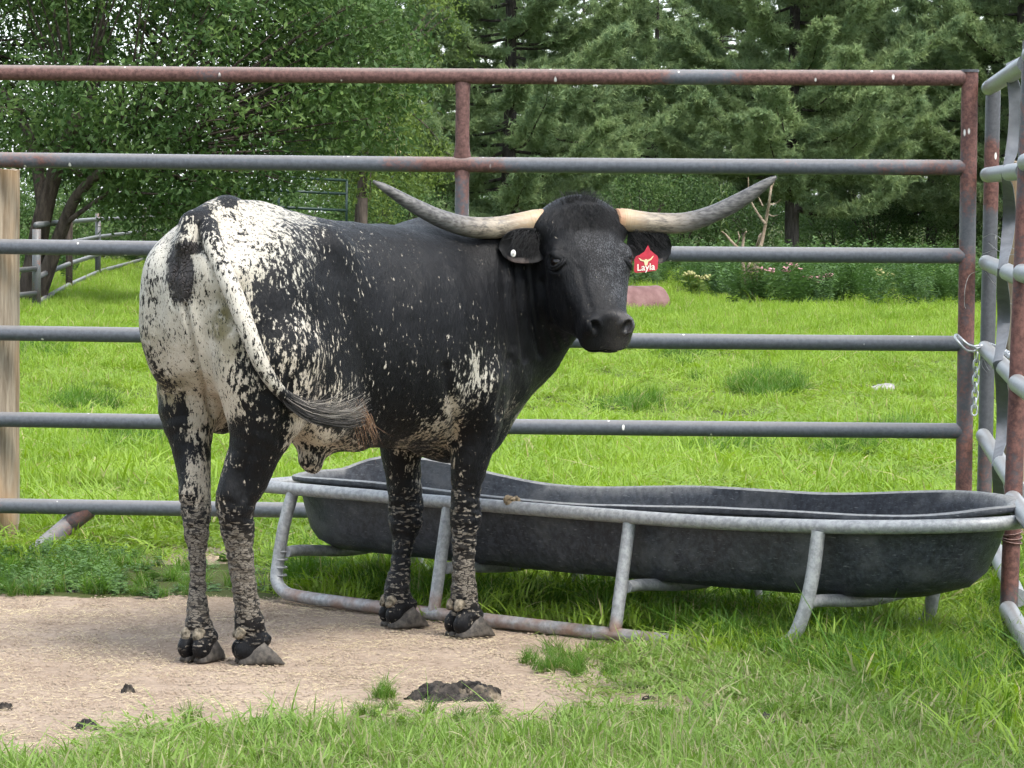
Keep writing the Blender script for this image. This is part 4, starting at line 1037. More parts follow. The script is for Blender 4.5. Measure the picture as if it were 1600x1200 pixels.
RL = [113, 249.5, 385, 520, 655, 790]; RRt = [122, 262, 400, 537, 673.5, 808]
RUST = [(.8, .75, .7, .7, .75, .85, .8, .7, .6, .55, .6, .6, .75), (.6, .35, .15, .1, .15, .2, .7, .3, .15, .2, .3, .3, .55), (.0, .12, .0, 0, 0, 0, 0, 0, 0, 0, .1, .1, .25), (0, 0, 0, 0, 0, 0, 0, 0, 0, 0, 0, .1, .2), (0, 0, 0, 0, 0, 0, 0, 0, 0, 0, 0, .1, .3), (.35, .3, .05, 0, .2, .3, .1, 0, 0, 0, 0, .1, .3)]
for yl, yr, ru in zip(RL, RRt, RUST):
    sl = (yr-yl)/1500.0
    pipe('rail', at(-75, yl-75*sl, gY(-75)), at(1508, yr, gY(1508)), .0268, M_PIPE, gate, ru, bow=.004)
def postat(px0, py0, px1, py1, Y): return at(px0, py0, Y), at(px1, py1, Y)
a, b = postat(1515.5, 112, 1504.5, 846, gY(1508)); pipe('end_post', a, b, .0285, M_RUSTP, gate, (.55, .5, .4, .2, .15, .3, .3, .2, .15, .35, .4))
a = at(1515.5, 111.5, gY(1508)); V, F = tube_vf([a-np.array([0, 0, .003]), a+np.array([0, 0, .006])], .031, 18); shade_auto(mesh_obj('post_cap', V-np.array(gate.location), F, M_RUSTP, gate), 40)
a, b = postat(-78, 108, -80, 860, gY(-75)); pipe('end_post', a, b, .028, M_RUSTP, gate, (.3, .3))
for y0, y1, i in ((118, 253, 0), (253, 390, 1), (390, 526, 2), (526, 662, 3), (662, 797, 4)):
    Yp = gY(723); n = 12; P = np.linspace(at(723.2-i*.9, y0+6, Yp), at(722.2-i*.9, y1-6, Yp), n); t = np.linspace(0, 1, n)
    V, F = tube_vf(P, 1.0, 16); fl = 1+.30*np.maximum(np.exp(-(t/.09)**2), np.exp(-((1-t)/.09)**2)); sx = np.repeat(.0245*fl, 16); sy = np.repeat(.0245/fl, 16)
    C = np.repeat(P, 16, 0); V = C+(V-C)*np.column_stack([sx, sy, np.ones_like(sx)*.0])
    o = mesh_obj('upright', V-np.array(gate.location), F, M_PIPE, gate); shade_auto(o, 50); fattr(o.data, 'rust', np.repeat(np.interp(t, [0, .3, .8, 1], [.85, .75, .7, .9]) if i == 0 else np.interp(t, [0, .2, .6, 1], [.8, .35, .3, .4]), 16))
P = [at(138, 794, gY(138)), at(122, 808, gY(120)), at(100, 826, gY(100)-.01), at(64, 855, gY(62)-.22), at(48, 868, gY(52)-.30)]
V, F = tube_vf(spline(P, 14), np.linspace(.036, .028, 14), 14, flat=.75); o = mesh_obj('brace', V-np.array(gate.location), F, M_PIPE, gate); shade_auto(o, 50); fattr(o.data, 'rust', np.repeat(np.linspace(.55, .2, 14), 14))

def wood_post(name, px, ytop, ybot, halfw, Y, label, seed):
    rg = np.random.default_rng(seed); a, b = at(px, ybot, Y), at(px, ytop, Y); b[0] = a[0]+(b[0]-a[0])*.3; a[2] = -.25; n = 26; P = np.linspace(a, b, n); r_ = halfw*Y/FPX
    V, F = tube_vf(P, r_, 22); q = V-np.repeat(P, 22, 0); V = np.repeat(P, 22, 0)+q*(1+.10*(fbm(q*np.array([1, 1, 0])+np.repeat(P, 22, 0)*np.array([0, 0, .25]), 30, 3, seed)-.5))[:, None]
    V[-22:, 2] -= .012*rg.uniform(0, 1, 22)
    o = mesh_obj(name, V-np.array([a[0], a[1], 0]), F, M_WOOD, None, loc=(a[0], a[1], 0)); shade_auto(o, 45); tag(o, label, 'post'); return o
wood_post('wooden_post', -4, 262, 852, 34, 12.12, 'thick weathered wooden post behind the left end of the gate', 3)
wood_post('wooden_post', 1592, 250, 868, 31, 12.15, 'weathered wooden post behind the galvanised corner rails', 4)

# side fence running towards the viewer on the right
def sideX(Y, X0=1.637, Y0=11.75): return X0-.094*(Y0-Y)
side = empty('side_fence', (sideX(11.0), 11.0, 0)); tag(side, 'galvanised six rail fence panel running towards the viewer on the right', 'fence')
zr = [1.648, 1.347, 1.043, .745, .440, .140]
for k, z in enumerate(zr):
    o = pipe('rail', np.array([sideX(11.86)-.005, 11.86, z+.004]), np.array([sideX(9.62), 9.62, z-.01]), .0265, M_GALV, side, (.05, 0, 0, .1), n=18)
    V, F = sphere_vf(np.array([sideX(11.86)-.005, 11.86, z+.004])-np.array(side.location), (.0265, .02, .0265), 16, 8)
    q = mesh_obj('rail_end', V, F, M_GALV, o, True); q.parent = side; fattr(q.data, 'rust', np.full(len(V), .2))
a, b = at(1552, 134, 11.93), at(1536, 862, 11.93); pipe('post', a, b, .0262, M_RUSTP, side, (-.2, -.15, .6, .62, -.2, -.35, -.4, -.4, -.4, -.1, .1, .2, .25, .3))
a = np.array([sideX(9.6)+.012, 9.60, 1.70]); b = np.array([sideX(9.6)-.028, 9.60, .0])
side2 = empty('near_fence', (b[0], b[1], 0)); tag(side2, 'rusty fence post with galvanised rails at the right edge of the view', 'fence')
pipe('post', a, b, .0255, M_RUSTP, side2, (.3, .3, .2, .35, .5, .35, .4, .3))
for z in (1.66, 1.36, 1.05, .74, .412, .10):
    x0 = b[0]+(a[0]-b[0])*(z/1.7); pipe('rail', np.array([x0-.004, 9.58, z]), np.array([x0-.094*3.2+.06, 6.4, z-.01]), .0265, M_GALV, side2, (.15, 0, .05), n=14)
    V, F = sphere_vf(np.array([x0-.004, 9.58, z])-np.array(side2.location), (.0265, .022, .0265), 16, 8); q = mesh_obj('rail_end', V, F, M_GALV, side2, True); fattr(q.data, 'rust', np.full(len(V), .25))
pipe('post', np.array([b[0]-.23, 6.40, 1.70]), np.array([b[0]-.25, 6.40, 0]), .0255, M_RUSTP, side2, (.3, .3, .4))
for t in (0, .012, -.012):     # wire tie on the post
    an = np.linspace(0, 2*np.pi, 24); c = np.array([b[0]+(a[0]-b[0])*.18, 9.60, .305+t]); P = c+np.column_stack([np.cos(an)*.029, np.sin(an)*.029, np.sin(an+t*80)*.006]); V, F = tube_vf(P, .0022, 6)
    o = mesh_obj('wire_tie', V-np.array(side2.location), F, M_RUSTP, side2, True); fattr(o.data, 'rust', np.full(len(V), .6))

# dark strap woven through the side fence
M_STRAP = simple('rubber_strap', (.115, .120, .130), .55, .35, 26, .18, .2)
def ribbon(pts, name, label):
    """pts: photo x, y, distance, half width px, twist rad"""
    S = spline([np.append(at(a, b, Y), [hw*Y/FPX, tw]) for a, b, Y, hw, tw in pts], 110); P = S[:, :3]; T, N, B = frames(P); V = []; F = []
    sx = np.array([1.0, 0, 0])
    for i in range(len(P)):
        s = sx-T[i]*(sx @ T[i]); s /= np.linalg.norm(s); n_ = np.cross(T[i], s); tw = S[i, 4]; d = s*math.cos(tw)+n_*math.sin(tw); e = np.cross(T[i], d)
        for u in np.linspace(-1, 1, 7): V.append(P[i]+d*S[i, 3]*u+e*(.004*(1-u*u)*math.sin(i*.3))+e*.002)
        for u in np.linspace(1, -1, 7): V.append(P[i]+d*S[i, 3]*u+e*(.004*(1-u*u)*math.sin(i*.3))-e*.002)
    for i in range(len(P)-1):
        for j in range(14): F.append((i*14+j, i*14+(j+1) % 14, (i+1)*14+(j+1) % 14, (i+1)*14+j))
    F.append(tuple(range(14))[::-1]); F.append(tuple((len(P)-1)*14+j for j in range(14)))
    c = P.mean(0); o = mesh_obj(name, np.array(V)-c, F, M_STRAP, None, True, tuple(c)); shade_auto(o, 50); tag(o, label, 'strap'); return o
ribbon([(1581, 96, 10.72, 9, .5), (1578, 112, 10.50, 9, .5), (1585, 140, 10.50, 10, .25), (1587, 180, 10.5, 10.5, .1), (1584, 220, 10.5, 10.5, .2), (1577, 252, 10.46, 9, .55), (1571, 272, 10.40, 8, .7), (1575, 292, 10.50, 9, .4), (1577, 335, 10.70, 10, .1), (1573, 380, 10.66, 9.5, .3), (1568, 410, 10.45, 8.5, .6), (1566, 430, 10.45, 8.5, .5), (1568, 465, 10.70, 10, .2), (1568, 505, 10.80, 10, .1), (1564, 542, 10.66, 9, .5), (1559, 566, 10.50, 8.5, .6), (1564, 592, 10.62, 9.5, .3), (1567, 640, 10.80, 10, .1), (1565, 685, 10.80, 9.5, .3), (1558, 718, 10.62, 8.5, .6), (1558, 738, 10.62, 8.5, .5), (1561, 785, 10.85, 9.5, .2), (1557, 840, 10.95, 9, .3), (1549, 872, 10.90, 8, .6), (1547, 886, 10.95, 6, .7)], 'rubber_strap', 'dark grey rubber strap woven through the galvanised rails')

# chain, snap hook and wires
M_STEEL = simple('bright_steel', (.50, .51, .52), .32, .5, 40, .2, 0, .75)
def link_vf(c, d, u, L_, W_, r_):
    d = d/np.linalg.norm(d); u = u-d*(u @ d); u /= np.linalg.norm(u); P = []
    for k in range(21):
        a = 2*math.pi*k/20; P.append(c+d*(math.cos(a)*W_/2+math.copysign(1, math.cos(a))*(L_-W_)/2*(abs(math.cos(a)) > .02))+u*math.sin(a)*W_/2)
    return tube_vf(np.array(P), r_, 7)
def chain(pts, name, label, step=.026):
    P = spline(pts, 200); s = np.concatenate([[0], np.cumsum(np.linalg.norm(np.diff(P, axis=0), axis=1))]); n = max(2, int(s[-1]/step)); e = empty(name, tuple(P[0])); tag(e, label, 'chain')
    for k in range(n):
        t = (k+.5)*step; c = np.array([np.interp(t, s, P[:, j]) for j in range(3)]); c2 = np.array([np.interp(t+.004, s, P[:, j]) for j in range(3)]); d = c2-c
        u = np.array([1, .2, .3]) if k % 2 else np.array([-.3, 1, .35]); V, F = link_vf(c, d, u.astype(float), .036, .020, .0032); mesh_obj('link', V-P[0], F, M_STEEL, e, True)
    return e
Yc = 11.66
chain([at(1522, 543, Yc), at(1532, 541, Yc+.02), at(1545, 540, Yc+.04), at(1558, 543, Yc-.1), at(1572, 551, Yc-.3), at(1582, 560, Yc-.5)], 'gate_chain', 'bright steel chain tying the gate post to the side rail')
chain([at(1526, 552, Yc), at(1525, 580, Yc), at(1523.5, 615, Yc), at(1522, 648, Yc)], 'chain_end', 'loose end of steel chain hanging beside the gate post')
hk = empty('snap_hook', tuple(at(1505, 536, Yc))); tag(hk, 'steel snap hook clipped round the gate rail by the post', 'hook')
ho = np.array(hk.location)
P = spline([at(1522, 549, Yc-.02), at(1510, 547, Yc-.05), at(1498, 535, Yc-.06), at(1492, 526, Yc-.04), at(1495, 523, Yc-.02), at(1500, 527, Yc-.03), at(1512, 538, Yc-.05), at(1520, 541, Yc-.03), at(1525, 545, Yc-.02), at(1522, 549, Yc-.02)], 60); V, F = tube_vf(P, .0042, 8); mesh_obj('hook_body', V-ho, F, M_STEEL, hk, True)
V, F = tube_vf([at(1498, 526, Yc-.05), at(1514, 540, Yc-.06)], .003, 8); mesh_obj('gate_pin', V-ho, F, M_STEEL, hk, True)
M_WIRE = simple('wire', (.22, .215, .20), .5, .4, 60, .3, 0, .6)
def wire(pts, label, r_=.0012):
    P = spline([at(a, b, Y) for a, b, Y in pts], 70); c = P[0]; V, F = tube_vf(P-c, r_, 6); o = mesh_obj('loose_wire', V, F, M_WIRE, None, True, tuple(c)); tag(o, label, 'wire'); return o
wire([(1535, 372, 11.7), (1548, 366, 11.6), (1560, 370, 11.5), (1570, 380, 11.3), (1588, 392, 11.0), (1580, 398, 10.9), (1560, 392, 11.3), (1545, 380, 11.6), (1552, 390, 11.5), (1534, 398, 11.75), (1538, 405, 11.7), (1556, 404, 11.4)], 'tangle of loose wire on the third side rail')
wire([(1530, 423, 11.7), (1515, 430, 11.65), (1508, 450, 11.6), (1507, 475, 11.6), (1509, 482, 11.6)], 'curved loose wire hanging before the rusty gate post')
wire([(1540, 425, 11.6), (1550, 440, 11.5), (1562, 450, 11.35), (1575, 470, 11.2), (1585, 478, 11.0)], 'bent loose wire hanging below the third side rail')
wire([(1536, 560, 11.55), (1545, 578, 11.5), (1552, 572, 11.45), (1548, 556, 11.5), (1538, 552, 11.6), (1534, 570, 11.6), (1542, 582, 11.5)], 'coil of thin wire round the fourth side rail')
wire([(1495, 782, 11.4), (1512, 776, 11.35), (1530, 785, 11.3), (1546, 800, 11.2)], 'thin arched wire above the far end of the trough')
# ---------------------------------------------------------------- feed trough on a pipe frame
TA = np.array([.753, -.658, 0]); TP_ = np.array([.658, .753, 0]); T0 = np.array([-.716, 10.61, 0])
def tw_(a, p, z): return T0+TA*a+TP_*p+np.array([0, 0, z*(1+.14*max(0, (a-1.2)/1.4)**2)])
tr = empty('feed_trough', tuple(tw_(1.25, .25, 0))); tag(tr, 'long black plastic feed trough in a galvanised pipe frame', 'trough'); tro = np.array(tr.location)
def tub_material():
    m = NM('black_plastic'); p = m.obj(); n = m.noise(p, 7, 5, .65); f = m.noise(p, 55, 5, .75); sc = m.noise(m.mapping(p, (1, 1, 6), rot=(.3, .5, .2)), 40, 3, .7)
    c = m.mix(m.ramp(f, .35, .7), (.016, .018, .024), (.048, .053, .064)); c = m.mix(m.ramp(n, .46, .70, 0, .55), c, (.105, .107, .108))
    c = m.mix(m.ramp(sc, .60, .72, 0, .6), c, (.20, .205, .21)); up = m.node('SeparateXYZ', {0: m.node('NewGeometry').outputs['Normal']}).outputs[2]
    c = m.mix(m.math('MULTIPLY', m.ramp(up, .2, .9), m.ramp(f, .25, .6, .2, .75)), c, (.24, .235, .22))
    m.set(color=c, rough=m.ramp(n, .3, .7, .34, .60), spec=.4, normal=m.bump(m.math('ADD', f, m.math('MULTIPLY', n, 2)), .35, .006)); return m.m
M_TUB = tub_material()
# plan outline of the rim (a, p), counter-clockwise from the near left
def rim_plan(n, L0=-.055, L1=2.50, W0=0.0, W1=.50, rl=.16, rr=.36):
    pts = []
    c = (W0+W1)/2; h = (W1-W0)/2
    for k in range(n):
        th = 2*np.pi*k/n; ca, sa = math.cos(th), math.sin(th); e = .55 if ca < 0 else .78; ea = .22 if ca < 0 else .36
        a = (L0+L1)/2+math.copysign(abs(ca)**ea, ca)*(L1-L0)/2; p = c+math.copysign(abs(sa)**e, sa)*h; pts.append((a, p))
    # resample evenly
    q = np.array(pts+[pts[0]]); s = np.concatenate([[0], np.cumsum(np.linalg.norm(np.diff(q, axis=0), axis=1))]); t = np.linspace(0, s[-1], n, endpoint=False)
    return np.column_stack([np.interp(t, s, q[:, j]) for j in (0, 1)])
NR = 160; R0 = rim_plan(NR); ctr = np.array([1.275, .25])
def ring(scale_a, scale_p, z, wav=0.0):
    sa_ = np.where(R0[:, 0] < ctr[0], 1-(1-scale_a)*.42, scale_a); q = ctr+(R0-ctr)*np.column_stack([sa_, np.full(NR, scale_p)]); far = sstep(.3, .5, R0[:, 1]); near = sstep(.2, .0, R0[:, 1])
    zz = z+wav*(far*(.022*np.sin(R0[:, 0]*3.1+1.9)+.014*np.cos(R0[:, 0]*5.2)+.010+.010*np.exp(-((R0[:, 0]-.40)/.3)**2))+near*(.008*np.sin(R0[:, 0]*4.4)-.006))
    inw = wav*far*.018*np.sin(R0[:, 0]*4.1+.6); q = q-np.column_stack([inw*0, inw])
    return np.array([tw_(a, p, h_) for (a, p), h_ in zip(q, zz)])
prof = [(.62, .50, .150, 0), (.80, .66, .155, 0), (.885, .78, .178, 0), (.925, .86, .215, 0), (.955, .92, .28, .3), (.972, .955, .335, .7), (.980, .972, .362, 1), (1.010, 1.05, .366, 1), (1.014, 1.06, .372, 1), (1.012, 1.055, .380, 1), (.992, 1.0, .384, 1), (.972, .955, .378, 1), (.962, .94, .345, .8), (.940, .90, .28, .4), (.90, .82, .205, 0), (.84, .72, .180, 0), (.62, .50, .168, 0)]
V = []; F = []
for q in prof: V.extend(ring(*q))
for i in range(len(prof)-1):
    for j in range(NR): F.append((i*NR+j, i*NR+(j+1) % NR, (i+1)*NR+(j+1) % NR, (i+1)*NR+j))
F.append(tuple(range(NR))[::-1]); F.append(tuple((len(prof)-1)*NR+j for j in range(NR)))
V = np.array(V); V += (fbm(V, 5, 3, 9)-.5)[:, None]*.010*np.array([.6, .6, .3])
tub = mesh_obj('tub', V-tro, F, M_TUB, tr, True); shade_auto(tub, 55)
def frame_material():
    m = NM('trough_pipe'); p = m.pos(); f = m.noise(p, 60, 4, .7); n = m.noise(p, 9, 4, .6); r_ = m.attr('rust')
    c = m.mix(m.ramp(f, .35, .65), (.22, .225, .23), (.35, .355, .355)); c = m.mix(m.ramp(m.math('ADD', r_, m.math('MULTIPLY', m.math('SUBTRACT', n, .5), .9)), .45, .75), c, m.mix(f, (.15, .085, .062), (.33, .225, .175)))
    m.set(color=c, rough=.48, spec=.4, metal=.25, normal=m.bump(f, .2, .004)); return m.m
M_FR = frame_material()
def tpipe(name, pts, r_=.0195, rust=(0, 0), n=None, seg=16):
    n = n or max(10, 6*len(pts)); P = spline(pts, n); V, F = tube_vf(P, r_, seg); o = mesh_obj(name, V-tro, F, M_FR, tr, True); shade_auto(o, 50); fattr(o.data, 'rust', np.repeat(np.interp(np.linspace(0, 1, n), np.linspace(0, 1, len(rust)), rust), seg)); return o
zt = .345
tpipe('top_rail', [tw_(-.095, .12, zt), tw_(-.085, .04, zt), tw_(-.05, -.014, zt), tw_(.04, -.032, zt), tw_(.8, -.034, zt), tw_(1.6, -.034, zt), tw_(2.02, -.026, zt), tw_(2.24, .0, zt), tw_(2.40, .06, zt), tw_(2.50, .15, zt), tw_(2.53, .25, zt), tw_(2.50, .36, zt), tw_(2.40, .45, zt), tw_(2.2, .52, zt), tw_(1.6, .535, zt), tw_(.6, .535, zt), tw_(.08, .53, zt), tw_(-.05, .51, zt), tw_(-.085, .46, zt), tw_(-.095, .38, zt), tw_(-.095, .12, zt)], n=130, rust=(0, 0, .1, 0, 0, .1, 0))
for side_, pp in ((0, -.03), (1, .53)):
    o_ = -1 if side_ == 0 else 1
    lo_ = pp+o_*.055
    tpipe('skid', [tw_(.080, pp, zt-.012), tw_(.063, pp+o_*.02, .23), tw_(.051, pp+o_*.03, .13), tw_(.057, pp+o_*.045, .065), tw_(.100, lo_, .032), tw_(.17, lo_, .022), tw_(.4, lo_, .018), tw_(1.0, lo_, .016), tw_(1.6, lo_, .016), tw_(1.90, lo_, .018), tw_(2.02, pp+o_*.045, .045), tw_(2.06, pp+o_*.03, .12), tw_(2.078, pp+o_*.015, .22), tw_(2.085, pp, zt-.012)], n=90, rust=(0, 0, 0, .1, .35, .55, .62, .6, .6, .6, .5, .2, 0, 0))
    for aa in (.73, 1.425): tpipe('leg', [tw_(aa, pp+o_*.0, zt-.015), tw_(aa-.004, lo_, .022)], .0185, (0, 0, .05, .35, .7), 12)
for aa in (.075, .74, 1.435, 2.07): tpipe('cross_bar', [tw_(aa, -.05, .15), tw_(aa, .02, .15), tw_(aa, .25, .135), tw_(aa, .48, .15), tw_(aa, .55, .15)], .0175, (.25, .2, .25))
# dimples where the left bend was crimped
for k in range(4):
    c = tw_(.055+.002*k, -.052-.004*k, .150-.024*k)
    an = np.linspace(0, 2*np.pi, 20); P = c+np.array([TA*math.cos(a)*.0195+TP_*math.sin(a)*.0195 for a in an]); V, F = tube_vf(P, .0032, 6); o = mesh_obj('crimp', V-tro, F, M_FR, tr, True); fattr(o.data, 'rust', np.zeros(len(V)))

# ---------------------------------------------------------------- droppings and clods
def dung_material(name, c0, c1, rough=.8):
    m = NM(name); p = m.obj(); n = m.noise(p, 38, 5, .7); e = m.noise(p, 14, 3)
    c = m.mix(m.ramp(n, .35, .68), c0, c1); c = m.mix(m.ramp(e, .56, .68, 0, .55), c, (.30, .24, .165))
    m.set(color=c, rough=rough, spec=.25, normal=m.bump(n, .8, .010)); return m.m
M_DUNG = dung_material('dry_dung', (.009, .0075, .0065), (.058, .048, .040))
M_DUNGF = dung_material('dark_dung', (.008, .007, .006), (.045, .038, .032), .6)
def dung(px, py, wpx, hpx, hgt, label, seed, mat=None, flaps=0, lift=0.0):
    c = ground_at(px, py); Y = c[1]; rx = wpx/2*Y/FPX; hv = hpx*Y/FPX; ry = max(rx*.6, hv*1.2); n, mth = 46, 30; V = []; F = []
    for i in range(mth):
        for j in range(n):
            r_ = i/(mth-1); a = 2*math.pi*j/n; V.append((math.cos(a)*r_, math.sin(a)*r_, 0))
    V = np.array(V); r_ = np.linalg.norm(V[:, :2], axis=1); edge = 1+.30*(fbm(V[:, :2]+seed, 2.3, 3, seed)-.5)*2
    rid = np.abs(fbm(V[:, :2]+seed*3.1, 3.4, 3, seed+1)-.5)*2; fine = fbm(V[:, :2], 11, 3, seed+2)
    z = hgt*((1-r_**3.0)*(.55+.75*rid**.6)+.30*(fine-.5))*(sstep(1.0, .80, r_))
    z *= 1-.45*np.exp(-((V[:, 0]-.15)**2+(V[:, 1]-.05)**2)/.08)
    X = np.column_stack([V[:, 0]*rx*edge, V[:, 1]*ry*edge, z-.004*(r_ > .98)])
    for i in range(mth-1):
        for j in range(n): F.append((i*n+j, i*n+(j+1) % n, (i+1)*n+(j+1) % n, (i+1)*n+j))
    rg = np.random.default_rng(seed); mb = MB(); mb.add(X, F)
    for k in range(flaps):       # curled crusts
        a = rg.uniform(0, 6.28); rr = rg.uniform(.25, .9); b = np.array([math.cos(a)*rr*rx, math.sin(a)*rr*ry, hgt*rg.uniform(.3, .85)*(1-.5*rr)]); d = rg.normal(size=3); d[2] = abs(d[2])*.5; d /= np.linalg.norm(d); s = np.cross(d, rg.normal(size=3)); s /= np.linalg.norm(s); L_ = rx*rg.uniform(.12, .30); P = [b-d*L_*.5+np.array([0, 0, -.006]), b, b+d*L_*.5+np.array([0, 0, -.004])]
        v, f = tube_vf(spline(P, 6), np.array([.3, .8, 1, 1, .7, .2])*L_*.40, 7, flat=.28); v = v+(vnoise(v, 160, k)-.5)[:, None]*.005; mb.add(v, f)
    o = mb.build('dung_pile' if wpx > 90 else 'dung_clod', mat or M_DUNG, None, True, (c[0], c[1], gz_at(c[0], c[1])-.008+lift)); shade_auto(o, 35); tag(o, label, 'dung', 'droppings on the ground'); return o
dung(716, 1086, 166, 46, .044, 'large crusted cow pat on the dirt before the trough', 5, None, 60)
dung(137, 1132, 46, 14, .022, 'flat dark dung clod at the lower left of the dirt', 7, M_DUNGF, 5)
dung(200, 1078, 22, 12, .022, 'small brown dung clod left of the hind hooves', 8, None, 4)
dung(1204, 1143, 66, 26, .050, 'dark dung lump half hidden in the foreground grass', 9, M_DUNGF, 9)
dung(1014, 1091, 26, 9, .014, 'small dark dung bit in the thin grass right of the large pat', 10, M_DUNGF, 3)
dung(112, 926, 22, 9, .020, 'dark stone like clod at the edge of the weeds by the gate', 12, M_DUNGF, 2)
dung(5, 1102, 36, 12, .02, 'brown dung clod at the left edge of the view', 13, None, 4)
c = tw_(.985, -.034, zt+.015); rg = np.random.default_rng(77); mb = MB()
for k in range(14):
    v, f = sphere_vf(c+np.array([rg.normal(0, .012), rg.normal(0, .006), rg.uniform(-.004, .010)]), rg.uniform(.006, .013, 3), 8, 6); mb.add(v+(vnoise(v, 120, k)-.5)[:, None]*.006, f)
o = mb.build('mud_lump', simple('dried_mud', (.24, .185, .12), .9, .1, 90, .4, .6)); tag(o, 'dried mud lump stuck on the top rail of the trough frame', 'mud')
# pale stone in the pasture
c = ground_at(1378, 612); V, F = sphere_vf((0, 0, .02), (.085, .06, .04), 16, 10); V = V+(fbm(V, 18, 3, 3)-.5)[:, None]*.06
o = mesh_obj('stone', V, F, simple('pale_stone', (.30, .285, .265), .85, .2, 30, .3, .4), None, True, tuple(c)); tag(o, 'pale stone lying in the pasture grass', 'stone')
# ---------------------------------------------------------------- trees and far things
def bark_material(name, c0, c1):
    m = NM(name); p = m.obj(); g = m.noise(m.mapping(p, (1, 1, .22)), 14, 5, .7); m.set(color=m.mix(m.ramp(g, .3, .7), c0, c1), rough=.9, spec=.1, normal=m.bump(g, .9, .05)); return m.m
M_BARKP = bark_material('pine_bark', (.035, .031, .028), (.10, .088, .078)); M_BARKD = bark_material('tree_bark', (.035, .028, .023), (.115, .092, .075))
def tree_leaf_mat(name, c0, c1, c2, trans=.3):
    m = NM(name); s = m.attr('shade'); pn = m.noise(m.obj(), .9, 3, .6); c = m.mix(m.ramp(pn, .3, .7), c0, c1); c = m.mix(m.math('MULTIPLY', s, s), c, c2)
    m.set(color=c, rough=.55, spec=.25); tr = m.nt.nodes.new('ShaderNodeBsdfTranslucent'); m.nt.links.new(c, tr.inputs[0]); mx = m.nt.nodes.new('ShaderNodeMixShader'); mx.inputs[0].default_value = trans
    m.nt.links.new(m.bsdf.outputs[0], mx.inputs[1]); m.nt.links.new(tr.outputs[0], mx.inputs[2]); m.nt.links.new(mx.outputs[0], m.out.inputs[0]); return m.m
M_NEEDLE = tree_leaf_mat('pine_needles', (.170, .260, .135), (.235, .325, .140), (.325, .400, .170), .45)
M_LEAF = tree_leaf_mat('tree_leaves', (.036, .082, .022), (.068, .125, .032), (.135, .205, .050), .34)
M_LEAFY = tree_leaf_mat('light_leaves', (.085, .140, .026), (.130, .190, .036), (.20, .26, .05), .38)
M_LEAFB = tree_leaf_mat('bush_leaves', (.045, .095, .026), (.085, .150, .040), (.15, .23, .065), .34)
def leaf_tris(C, D, L_, W_, rg):
    """diamond leaves of two triangles: centres C, directions D, length and width arrays"""
    n = len(C); D = D/np.linalg.norm(D, axis=1)[:, None]; u = rg.normal(size=(n, 3)); S = np.cross(D, u); S /= np.linalg.norm(S, axis=1)[:, None]+1e-9
    a = C; b = C+D*(L_*.45)[:, None]+S*(W_*.5)[:, None]; c = C+D*L_[:, None]; d = C+D*(L_*.45)[:, None]-S*(W_*.5)[:, None]
    V = np.stack([a, b, c, d], 1).reshape(-1, 3); F = np.arange(4*n).reshape(n, 4); return V, F
